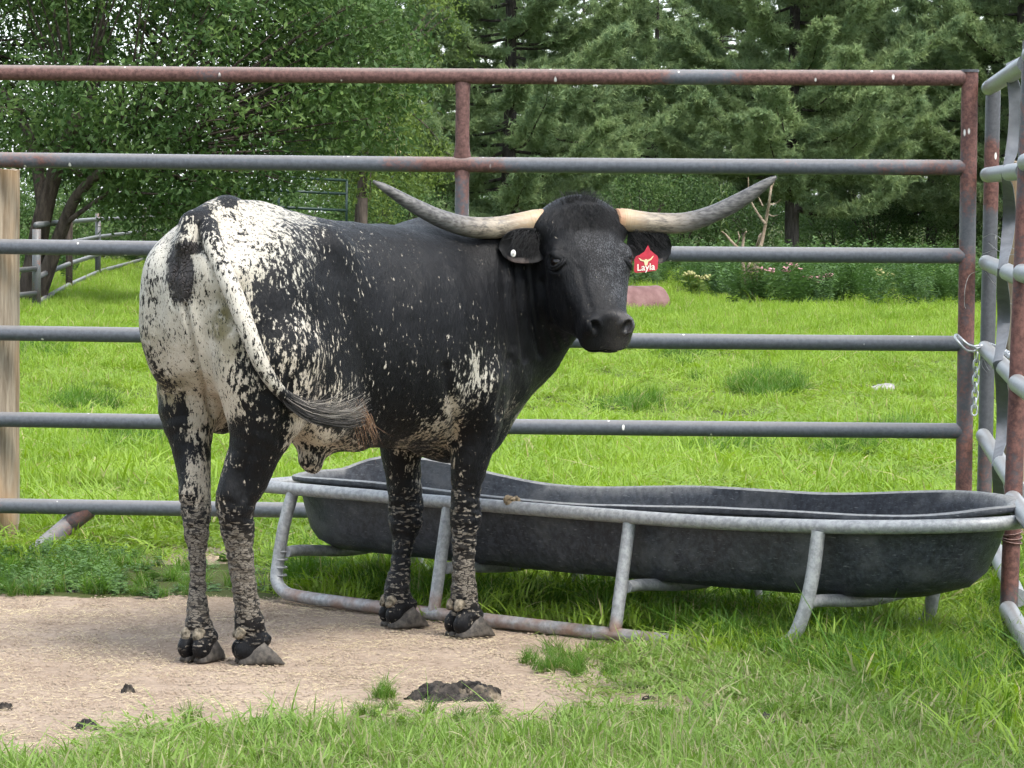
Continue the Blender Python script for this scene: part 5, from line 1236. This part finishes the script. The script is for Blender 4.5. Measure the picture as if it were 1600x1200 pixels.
def pine_meshes(seed, H=13.5, rad=3.7, z0=1.4, ntuft=1.0):
    rg = np.random.default_rng(seed); tv = MB(); P = np.column_stack([rg.normal(0, .05, 12).cumsum()*.4, rg.normal(0, .05, 12).cumsum()*.4, np.linspace(-.2, H, 12)]); tv.tube(spline(P, 24), np.linspace(.17, .03, 24), 9)
    T = []; TD = []; z = z0
    while z < H-.3:
        nb = rg.integers(4, 7); a0 = rg.uniform(0, 6.28)
        for k in range(nb):
            a = a0+k*6.283/nb+rg.normal(0, .25); t = (z-z0)/(H-z0); L_ = rad*(1-t)**.55*rg.uniform(.60, 1.12)*(.85 if t < .06 else 1)+.35; rise = rg.uniform(-.05, .20)+.35*t
            d = np.array([math.cos(a), math.sin(a), 0]); s = np.array([-d[1], d[0], 0]); b0 = np.array([np.interp(z, P[:, 2], P[:, 0]), np.interp(z, P[:, 2], P[:, 1]), z+rg.normal(0, .12)]); bp = []
            for q in np.linspace(0, 1, 7): bp.append(b0+d*L_*q+np.array([0, 0, L_*(rise*q+.16*q**3-.10*math.sin(q*3.14))])+s*rg.normal(0, .05)*q*L_*.3)
            bp = np.array(bp); tv.tube(bp, np.linspace(.030*(1-t)+.014, .006, 7), 5, cap=False)
            # side twigs on the outer part, each ending in tufts
            nt_ = int(L_*(36 if z < 8.2 else 12)*ntuft)
            for w in range(nt_):
                q = .10+.92*rg.uniform()**.8; c = np.array([np.interp(q, np.linspace(0, 1, 7), bp[:, j]) for j in range(3)]); sd = rg.choice([-1, 1]); sl = L_*rg.uniform(.05, .24)*(1.25-q)+.10
                e = c+(s*sd*rg.uniform(.5, 1)+d*rg.uniform(.3, .9))*sl+np.array([0, 0, rg.uniform(-.02, .16)*sl*2])
                for g in range(rg.integers(4, 7)):
                    f = rg.uniform(.3, 1.05); T.append(c+(e-c)*f+rg.normal(0, .05, 3)*np.array([1, 1, .7])+np.array([0, 0, .03])); TD.append((e-c)/np.linalg.norm(e-c)+np.array([0, 0, .45])+rg.normal(0, .3, 3))
        z += rg.uniform(.30, .58)
    T = np.array(T); TD = np.array(TD); n = len(T); K = 10; TD /= np.linalg.norm(TD, axis=1)[:, None]
    C = np.repeat(T, K, 0)+np.repeat(TD, K, 0)*rg.uniform(-.07, .05, (n*K, 1)); D = np.repeat(TD, K, 0)*rg.uniform(.2, .9, (n*K, 1))+rg.normal(0, .50, (n*K, 3)); D /= np.linalg.norm(D, axis=1)[:, None]
    L_ = rg.uniform(.09, .16, n*K); S = np.cross(D, rg.normal(size=D.shape)); S /= np.linalg.norm(S, axis=1)[:, None]; W_ = rg.uniform(.010, .017, n*K)[:, None]
    V = np.stack([C-S*W_, C+S*W_, C+D*L_[:, None]], 1).reshape(-1, 3); F = np.arange(3*n*K).reshape(-1, 3)
    sh = np.repeat(np.repeat(rg.uniform(0, 1, n), K), 3)*.6+np.tile([.1, .1, .4], n*K)
    cm = np_mesh('pine_crown', V, F, M_NEEDLE); fattr(cm, 'shade', np.clip(sh, 0, 1))
    tm = bpy.data.meshes.new('pine_trunk'); tm.from_pydata(tv.v, [], tv.f); tm.update(); tm.materials.append(M_BARKP); tm.polygons.foreach_set('use_smooth', np.ones(len(tm.polygons), bool))
    return tm, cm
PINES = [pine_meshes(101), pine_meshes(102, 14.0, 3.6, 1.6), pine_meshes(103, 11.5, 3.5, 1.2)]
def pine(px, Y, var, rz, s, label):
    x = at(px, 390, Y)[0]; e = empty('pine_tree', (x, Y, -.05)); e.rotation_euler = (0, 0, rz); e.scale = (s, s, s); tag(e, label, 'tree', 'pines behind the pasture'); tm, cm = PINES[var]; link('trunk', tm, e); link('crown', cm, e); return e
pine(795, 72, 0, .4, 1.0, 'pine with drooping dark boughs behind the left horn')
pine(1238, 74, 1, 2.1, 1.0, 'tall pine whose trunk stands behind the right horn tip')
pine(1020, 96, 2, 4.0, .82, 'pine set back between the two nearest pines')
pine(1455, 84, 0, 1.2, 1.02, 'pine behind the rusty gate post')
pine(1590, 78, 2, 5.1, 1.05, 'pine behind the side fence at the right edge')
pine(1330, 104, 2, .7, .95, 'low pine farther back, right of the tallest pine')
pine(1120, 108, 0, 1.9, .85, 'distant pine seen in the gap left of the tallest pine')
pine(905, 108, 2, 3.3, .8, 'low pine farther back above the cow\'s head')
pine(640, 98, 0, 3.6, 1.0, 'pine half hidden behind the leafy tree')
pine(1760, 88, 1, 3.0, 1.0, 'pine beyond the right edge of the view')
pine(2080, 90, 0, 5.0, 1.0, 'farther pine outside the view to the right')
pine(2400, 84, 2, 1.0, 1.1, 'outermost pine outside the view to the right')
pine(-420, 82, 1, 1.6, 1.0, 'pine outside the view to the left')
pine(-760, 88, 0, 2.9, 1.05, 'outermost pine outside the view to the left')

def broad_tree(name, base, stems, centre, radii, n, leaf, mat, label, seed, low=None, twig=True, hole=.41, group=None):
    """leafy tree: stems as polylines with radius, leaves in clumps filling an uneven crown"""
    rg = np.random.default_rng(seed); e = empty(name, tuple(base)); tag(e, label, 'tree', group); b = np.array(base, float); mb = MB()
    for pts, r0, r1 in stems: mb.tube(spline(np.array(pts)-b, 16), np.linspace(r0, r1, 16), 9)
    c = np.array(centre)-b; rd = np.array(radii); nc = int(n/26); cl = []
    while len(cl) < nc:
        u = rg.uniform(-1, 1, (nc*3, 3)); r_ = np.linalg.norm(u, axis=1); u = u[(r_ < 1) & (r_ > .25)]; q = c+u*rd
        if low is not None: q = q[q[:, 2] > low(q[:, 0], q[:, 1])]
        q = q[fbm(q, .75, 3, seed) > hole]; cl.extend(q.tolist())
    cl = np.array(cl[:nc]); st = np.array([np.array(p[-1])-b for p, _, _ in stems])
    if twig:
        for q in cl[::9]:
            o_ = st[np.argmin(np.linalg.norm(st-q, axis=1))]; m_ = (o_+q)/2+np.array([0, 0, rg.uniform(-.1, .25)]); mb.tube(spline([o_*.6+q*.4, m_*.4+q*.6, q], 5), np.linspace(.018, .004, 5), 4, cap=False)
    k = 26; C = np.repeat(cl, k, 0)+rg.normal(0, 1, (nc*k, 3))*np.array([.145, .145, .085])*(leaf/.08); D = rg.normal(0, 1, (nc*k, 3))+np.array([0, 0, -.35])
    L_ = rg.uniform(.7, 1.3, nc*k)*leaf; V, F = leaf_tris(C, D, L_, L_*rg.uniform(.30, .46, nc*k), rg); sh = np.repeat(np.repeat(rg.uniform(0, 1, nc)**2*.7, k)+rg.uniform(0, .3, nc*k), 4)
    cm = np_mesh('crown', V, F, mat); fattr(cm, 'shade', sh)
    o = mb.build('trunk', M_BARKD, e); link('crown', cm, e); return e
# the big leafy tree at the left
Yt = 42.0
def tp(px, py, Y=Yt): return at(px, py, Y)
bs = ground_at(48, 486); bs[2] = 0
low = lambda x, y: np.interp(x, [-9, .75, 1.05, 2.0, 2.6, 3.2, 9], [1.55, 1.55, .80, .80, 1.6, 1.75, 1.8])+.22*np.sin(x*3.3+y)+.10*np.sin(x*9+2*y)
broad_tree('leafy_tree', bs, [([tp(38, 492), tp(52, 420), tp(66, 340), tp(86, 270), tp(120, 180, 41.5)], .155, .08), ([tp(50, 490, 41.6), tp(75, 420, 41.5), tp(100, 350, 41.4), tp(125, 300, 41.2), tp(190, 240, 41)], .11, .05), ([tp(70, 330), tp(40, 200, 42.5), tp(-60, 60, 43)], .09, .04), ([tp(86, 270), tp(150, 120, 42.5), tp(160, -40, 43)], .09, .04), ([tp(100, 350, 41.4), tp(128, 330, 41.2), tp(170, 300, 41)], .04, .02)],
           tp(215, 95, 42.3), (3.55, 2.6, 2.35), 76000, .098, M_LEAF, 'large dark leafy tree with two leaning trunks at the left', 5, low)
broad_tree('leafy_tree', tp(560, 420, 58)*np.array([1, 1, 0]), [([tp(560, 430, 58), tp(565, 300, 58), tp(585, 120, 58)], .12, .05)], tp(590, 100, 58), (1.75, 1.6, 2.7), 20000, .080, M_LEAFY, 'pale yellow green leafy tree above the cow\'s back', 6, None)
broad_tree('leafy_tree', tp(-150, 430, 60)*np.array([1, 1, 0]), [([tp(-150, 430, 60), tp(-150, 300, 60), tp(-140, 120, 60)], .16, .08)], tp(-120, 60, 60), (4.0, 2.5, 3.4), 16000, .09, M_LEAF, 'dark leafy tree beyond the left edge of the view', 7, None)
# bushes under the trees
rgb = np.random.default_rng(31)
def bush_mesh(seed, n=5200, rad=(1.3, 1.1, 1.0), leaf=.075):
    rg = np.random.default_rng(seed); nc = n//20; u = rg.normal(size=(nc*3, 3)); u /= np.linalg.norm(u, axis=1)[:, None]; u *= rg.uniform(.35, 1, (nc*3, 1))**.5; q = u*np.array(rad)+np.array([0, 0, rad[2]*.85]); q = q[(q[:, 2] > .06) & (fbm(q, 1.6, 2, seed) > .36)][:nc]
    C = np.repeat(q, 20, 0)+rg.normal(0, .11, (len(q)*20, 3)); L_ = rg.uniform(.7, 1.3, len(C))*leaf; V, F = leaf_tris(C, rg.normal(size=C.shape)+np.array([0, 0, -.2]), L_, L_*.5, rg); V[:, 2] = np.maximum(V[:, 2], .01)
    cm = np_mesh('bush_leaves', V, F, M_LEAFB); fattr(cm, 'shade', np.repeat(np.repeat(rg.uniform(0, 1, len(q))**1.6*.8, 20)+rg.uniform(0, .2, len(C)), 4))
    mb = MB()
    for k in range(9): a = rg.uniform(0, 6.28); mb.tube(spline([(0, 0, 0), (math.cos(a)*rad[0]*.3, math.sin(a)*rad[1]*.3, rad[2]*.7), (math.cos(a)*rad[0]*.7, math.sin(a)*rad[1]*.7, rad[2]*1.3)], 6), np.linspace(.025, .006, 6), 5, cap=False)
    tm = bpy.data.meshes.new('stems'); tm.from_pydata(mb.v, [], mb.f); tm.update(); tm.materials.append(M_BARKD); return tm, cm
BUSH = [bush_mesh(201), bush_mesh(202, 5200, (1.6, 1.1, .85)), bush_mesh(203, 4200, (1.0, 1.0, 1.2))]
def bush(px, Y, var, s, rz=0.0):
    e = empty('understory_bush', (at(px, 390, Y)[0], Y, 0)); e.rotation_euler = (0, 0, rz); e.scale = (s, s, s); tag(e, 'leafy green bush in the dark growth below the tree line', 'bush', 'bushes below the tree line'); link('stems', BUSH[var][0], e); link('foliage', BUSH[var][1], e)
for px, Y, var, s in [(470, 66, 0, 1.0), (520, 70, 1, 1.15), (600, 66, 0, .95), (640, 74, 1, 1.2), (690, 80, 2, 1.2), (745, 88, 1, 1.3), (860, 86, 0, 1.2), (930, 90, 1, 1.3), (1000, 84, 2, 1.1), (1060, 86, 0, 1.2), (1120, 88, 1, 1.2), (1180, 92, 0, 1.2), (1300, 86, 1, 1.0), (1370, 84, 0, .95), (1440, 86, 1, 1.0), (1500, 82, 2, .95), (1565, 86, 0, 1.1), (1640, 84, 1, 1.1), (260, 74, 1, 1.1), (330, 78, 0, 1.2), (400, 80, 1, 1.1), (160, 80, 0, 1.2), (70, 78, 1, 1.2), (-40, 76, 0, 1.2), (-130, 72, 1, 1.2), (440, 68, 1, .9), (620, 66, 2, .9), (1720, 86, 0, 1.2)]: bush(px, Y, var, s, rgb.uniform(0, 6.28))
# the far wood closing the view
def far_wood():
    rg = np.random.default_rng(9); n = 7800; x = rg.uniform(-62, 62, n); y = rg.uniform(118, 126, n); top = 3.6+2.2*fbm(x[:, None], .16, 3, 3); z = rg.uniform(0, 1, n)**.8*top; q = np.column_stack([x, y, z]); k = 16
    C = np.repeat(q, k, 0)+rg.normal(0, .30, (n*k, 3)); L_ = rg.uniform(.12, .24, n*k); V, F = leaf_tris(C, rg.normal(size=C.shape), L_, L_*.6, rg); me = np_mesh('far_wood', V, F, M_LEAFB); fattr(me, 'shade', np.repeat(np.repeat(rg.uniform(0, 1, n)**1.5, k), 4)); o = link('far_wood', me); tag(o, 'far green wood seen dimly between the trees', 'wood', kind='stuff')
far_wood()
# maize beyond the pines
M_CORN = leaf_mat('maize_leaf', (.085, .135, .040), (.150, .200, .070), .4, .5, .3, (.42, .36, .19), .8, .5); M_TASSEL = simple('tassel', (.42, .36, .20), .8, .2, 20, .3)
def corn_meshes(seed):
    rg = np.random.default_rng(seed); st = MB(); st.tube([(0, 0, 0), (.01, 0, 1.2), (.02, .01, 2.2)], [.014, .012, .006], 6); V = []; F = []
    for k in range(11):
        z = .35+k*.165; a = k*math.pi+rg.normal(0, .5); d = np.array([math.cos(a), math.sin(a), 0]); s = np.array([-d[1], d[0], 0]); L_ = rg.uniform(.55, .8)*(1-.3*abs(k-5)/6); o = len(V)
        for t in np.linspace(0, 1, 6): p = np.array([.01, 0, z])+d*L_*t+np.array([0, 0, L_*(.75*t-1.0*t*t)]); w_ = .038*(1-t)**.6*(.4+min(1, t*4)*.6); V += [p-s*w_, p+s*w_]
        for i in range(5): F.append((o+2*i, o+2*i+1, o+2*i+3, o+2*i+2))
    ta = MB()
    for k in range(7): a = k*.9; ta.tube([(.02, .01, 2.15), (.02+math.cos(a)*.05, math.sin(a)*.05, 2.32), (.02+math.cos(a)*.12, math.sin(a)*.12, 2.45)], [.006, .006, .004], 4)
    def mk(nm, v, f, mat):
        me = bpy.data.meshes.new(nm); me.from_pydata([tuple(q) for q in v], [], f); me.update(); me.materials.append(mat); return me
    lm = mk('maize_leaves', V, F, M_CORN); fattr(lm, 'dry', np.zeros(len(V))); return mk('maize_stalk', st.v, st.f, M_CORN), lm, mk('maize_tassel', ta.v, ta.f, M_TASSEL)
CORN = [corn_meshes(s) for s in (1, 2, 3)]
for k in range(54):
    px = rgb.choice([rgb.uniform(1385, 1500), rgb.uniform(545, 640), rgb.uniform(900, 1150), rgb.uniform(1260, 1390)], p=[.45, .25, .12, .18]); Y = rgb.uniform(92, 99) if px > 1200 else rgb.uniform(78, 90)
    if 545 < px < 640: Y = rgb.uniform(66, 72)
    e = empty('maize_plant', (at(px, 390, Y)[0], Y, 0)); e.rotation_euler = (0, 0, rgb.uniform(0, 6.28)); s = rgb.uniform(.95, 1.2); e.scale = (s, s, s); tag(e, 'pale green maize plant with a tassel growing between the trees', 'maize', 'maize behind the trees'); a, b, c = CORN[k % 3]; link('stalk', a, e); link('leaf_blades', b, e); link('tassel', c, e)

# ---------------------------------------------------------------- things in the pasture
# red barrel lying on its side
c = ground_at(960, 489); bx = empty('barrel', (c[0], c[1], 0)); tag(bx, 'faded red metal barrel lying in the grass beyond the cow\'s muzzle', 'barrel')
m = NM('faded_red'); n = m.noise(m.obj(), 6, 5, .65); f = m.noise(m.obj(), 60, 4); cc = m.mix(m.ramp(n, .3, .7), (.120, .056, .050), (.195, .108, .100)); m.set(color=m.mix(m.ramp(f, .62, .72, 0, .6), cc, (.16, .075, .05)), rough=.6, spec=.3); M_BARREL = m.m
ax_ = np.array([.80, .60, 0]); Lb, rb = 1.5, .275; S_ = np.linspace(-Lb/2, Lb/2, 40); rr = rb*(1+.018*sum(np.exp(-((S_-q)/.025)**2) for q in (-.45, -.05, .36))); rr[0] *= .97; rr[-1] *= 1.02; rr[-2] *= 1.02
cen = np.array([at(1052, 470, c[1])[0]-c[0]-.78, .1, .045]); P = cen+S_[:, None]*ax_; V, F = tube_vf(P, rr, 32, cap=False); sh_ = mesh_obj('shell', V, F, M_BARREL, bx); shade_auto(sh_, 40)
V, F = tube_vf([P[-1]-ax_*.03, P[-1]-ax_*.025], rb*.97, 32); shade_auto(mesh_obj('lid', V, F, M_BARREL, bx), 40); V, F = tube_vf([P[0]+ax_*.025, P[0]+ax_*.03], rb*.94, 32); shade_auto(mesh_obj('lid', V, F, M_BARREL, bx), 40)
# bare shrub
sb = ground_at(1176, 482); Ys = sb[1]; sh = empty('bare_shrub', (sb[0], sb[1], 0)); tag(sh, 'bare shrub with pale leafless stems in the weeds', 'shrub'); M_PALE = bark_material('pale_bark', (.17, .125, .085), (.38, .31, .235))
SH = [([(1177, 484), (1180, 440), (1186, 400), (1196, 350), (1204, 300), (1205, 282)], .036, .010), ([(1173, 484), (1166, 440), (1160, 405), (1162, 370), (1166, 362)], .032, .010), ([(1178, 484), (1172, 430), (1168, 400), (1150, 385), (1135, 368), (1128, 362)], .035, .010), ([(1182, 484), (1176, 440), (1180, 400), (1186, 372), (1189, 365)], .032, .010), ([(1196, 350), (1185, 335), (1175, 318), (1170, 305), (1169, 277)], .018, .006), ([(1202, 320), (1212, 318), (1219, 312)], .012, .005), ([(1200, 335), (1208, 338), (1215, 336)], .010, .004), ([(1192, 322), (1186, 310), (1182, 305)], .010, .004), ([(1204, 300), (1209, 285), (1211, 278)], .010, .004), ([(1150, 385), (1155, 372), (1153, 362)], .012, .005)]
rg = np.random.default_rng(8)
for pts, r0, r1 in SH:
    P = np.array([at(a, b, Ys+rg.normal(0, .08)) for a, b in pts])-np.array(sh.location); V, F = tube_vf(spline(P, 18), np.linspace(r0, r1, 18)*(1+.25*(rg.uniform(0, 1, 18)-.5)), 8); mesh_obj('stem', V, F, M_PALE, sh, True)
rr_ = np.random.default_rng(88); C = np.array([at(1176+rr_.normal(0, 10), 440+rr_.normal(0, 22), Ys-.06+rr_.normal(0, .1)) for k in range(380)]); V, F = leaf_tris(C-np.array(sh.location), rr_.normal(size=C.shape), np.full(380, .055), np.full(380, .026), rr_); me = np_mesh('shoot_leaves', V, F, M_LEAFY); fattr(me, 'shade', np.repeat(rr_.uniform(0, 1, 380), 4)); link('shoot_leaves', me, sh)
# flowering weeds
M_FLOW = simple('pink_flower', (.58, .30, .33), .7, .2, 30, .25); M_FLOWY = simple('yellow_flower', (.34, .32, .14), .7, .2, 30, .2)
def flower(px, py, ptop, mat, heads, label, seed):
    rg = np.random.default_rng(seed); b = ground_at(px, py); e = empty('flowering_weed', (b[0], b[1], 0)); tag(e, label, 'plant', 'flowering weeds at the pasture edge'); hh = at(px, ptop, b[1])[2]; mb = MB(); C = []; tips = []
    for k in range(heads):
        t = np.array([rg.normal(0, .14), rg.normal(0, .1), hh*rg.uniform(.8, 1.0)]); P = spline([(t[0]*.3, t[1]*.3, 0), (t[0]*.6, t[1]*.6, t[2]*.5), t], 8); mb.tube(P, np.linspace(.008, .004, 8), 5, cap=False); tips.append(t)
        for q in np.linspace(.12, .93, 16): C.append(np.array([np.interp(q, np.linspace(0, 1, 8), P[:, j]) for j in range(3)])); C.append(C[-1]+rg.normal(0, .02, 3))
    mb.build('stem', M_WEED, e); C = np.array(C); D = rg.normal(size=C.shape)*np.array([1, 1, .5])+np.array([0, 0, .2]); V, F = leaf_tris(C, D, rg.uniform(.09, .17, len(C)), rg.uniform(.025, .045, len(C)), rg); me = np_mesh('leaves', V, F, M_LEAFY if mat is M_FLOWY else M_LEAFB); fattr(me, 'shade', np.repeat(rg.uniform(.2, .9, len(C)), 4)); link('leaves', me, e)
    for t in tips:
        fb = MB()
        for k in range(9): v, f = sphere_vf(t+np.array([rg.normal(0, .035), rg.normal(0, .03), rg.uniform(-.01, .035)]), rg.uniform(.014, .024, 3), 7, 5); fb.add(v, f)
        fb.build('flower_head', mat, e)
flower(1242, 478, 412, M_FLOW, 6, 'pink flowering weed just right of the bare shrub', 1); flower(1272, 480, 432, M_FLOW, 6, 'lower pink flowering weed at the right of the pink group', 2); flower(1208, 476, 421, M_FLOW, 4, 'pink flowering weed partly behind the bare shrub', 3); flower(1086, 472, 428, M_FLOWY, 4, 'pale yellow flowering weed left of the bare shrub', 4); flower(1386, 470, 424, M_FLOWY, 3, 'sparse yellowish weed between shrub and gate post', 5)

# far pipe fence by the leafy tree
M_FARP = pipe_material('far_pipe', (.085, .09, .092), .0, drops=False); M_GREENP = simple('green_gate_paint', (.012, .030, .024), .45, .4, 20, .3)
def far_fence(pts, zs, label, posts, r_=.035, mat=None):
    e = empty('pasture_fence', (pts[0][0], pts[0][1], 0)); tag(e, label, 'fence'); o_ = np.array(e.location)
    for z in zs:
        V, F = tube_vf(np.array([p+np.array([0, 0, z]) for p in pts])-o_, r_, 8); o = mesh_obj('rail', V, F, mat or M_FARP, e, True); fattr(o.data, 'rust', np.zeros(len(V)))
    for p, h_, rusty in posts:
        V, F = tube_vf(np.array([p, p+np.array([0, 0, h_])])-o_, .05, 10); o = mesh_obj('post', V, F, M_FARP if rusty else M_BARKD, e, True); fattr(o.data, 'rust', np.full(len(V), .4))
    return e
g = lambda a, b: ground_at(a, b)
far_fence([g(56, 488), g(108, 456), g(153, 434), g(225, 412), g(300, 398)], (.10, .40, .70, 1.0), 'pale pipe fence receding along the far left of the pasture', [(g(57, 488), .95, 1), (g(108, 456), 1.2, 0), (g(153, 434), 1.1, 1), (g(225, 412), 1.2, 0), (g(300, 398), 1.2, 0)])
far_fence([g(-20, 500), g(56, 488)], (.22, .50), 'short rusty fence run beside the leaning trunks at the far left', [(g(-20, 500), .8, 1)], .03, M_RUSTP)
# green gate and its post
Yg = 57.0; gg = empty('green_gate', tuple(at(480, 405, Yg)*np.array([1, 1, 0]))); tag(gg, 'dark green tubular gate far behind the cow\'s back', 'gate'); go_ = np.array(gg.location)
for x0, y0, x1, y1 in ((330, 270, 543, 282), (330, 293, 543, 303), (330, 318, 543, 329), (330, 343, 543, 354), (330, 368, 543, 378)):
    V, F = tube_vf([at(x0, y0, Yg), at(x1, y1, Yg)], .024, 8); mesh_obj('rail', V-go_, F, M_GREENP, gg, True)
for x in (332, 436, 542):
    V, F = tube_vf([at(x, 270+(x-330)*.055, Yg), at(x-1, 372, Yg)], .022, 8); mesh_obj('upright', V-go_, F, M_GREENP, gg, True)
c = at(566, 400, Yg); V, F = tube_vf(np.array([[c[0], Yg, 0], [c[0], Yg, at(566, 309, Yg)[2]]])-np.array([c[0], Yg, 0]), .085, 12); o = mesh_obj('wooden_post', V, F, M_BARKD, None, True, (c[0], Yg, 0)); shade_auto(o, 40); tag(o, 'short dark wooden post beside the far green gate', 'post')
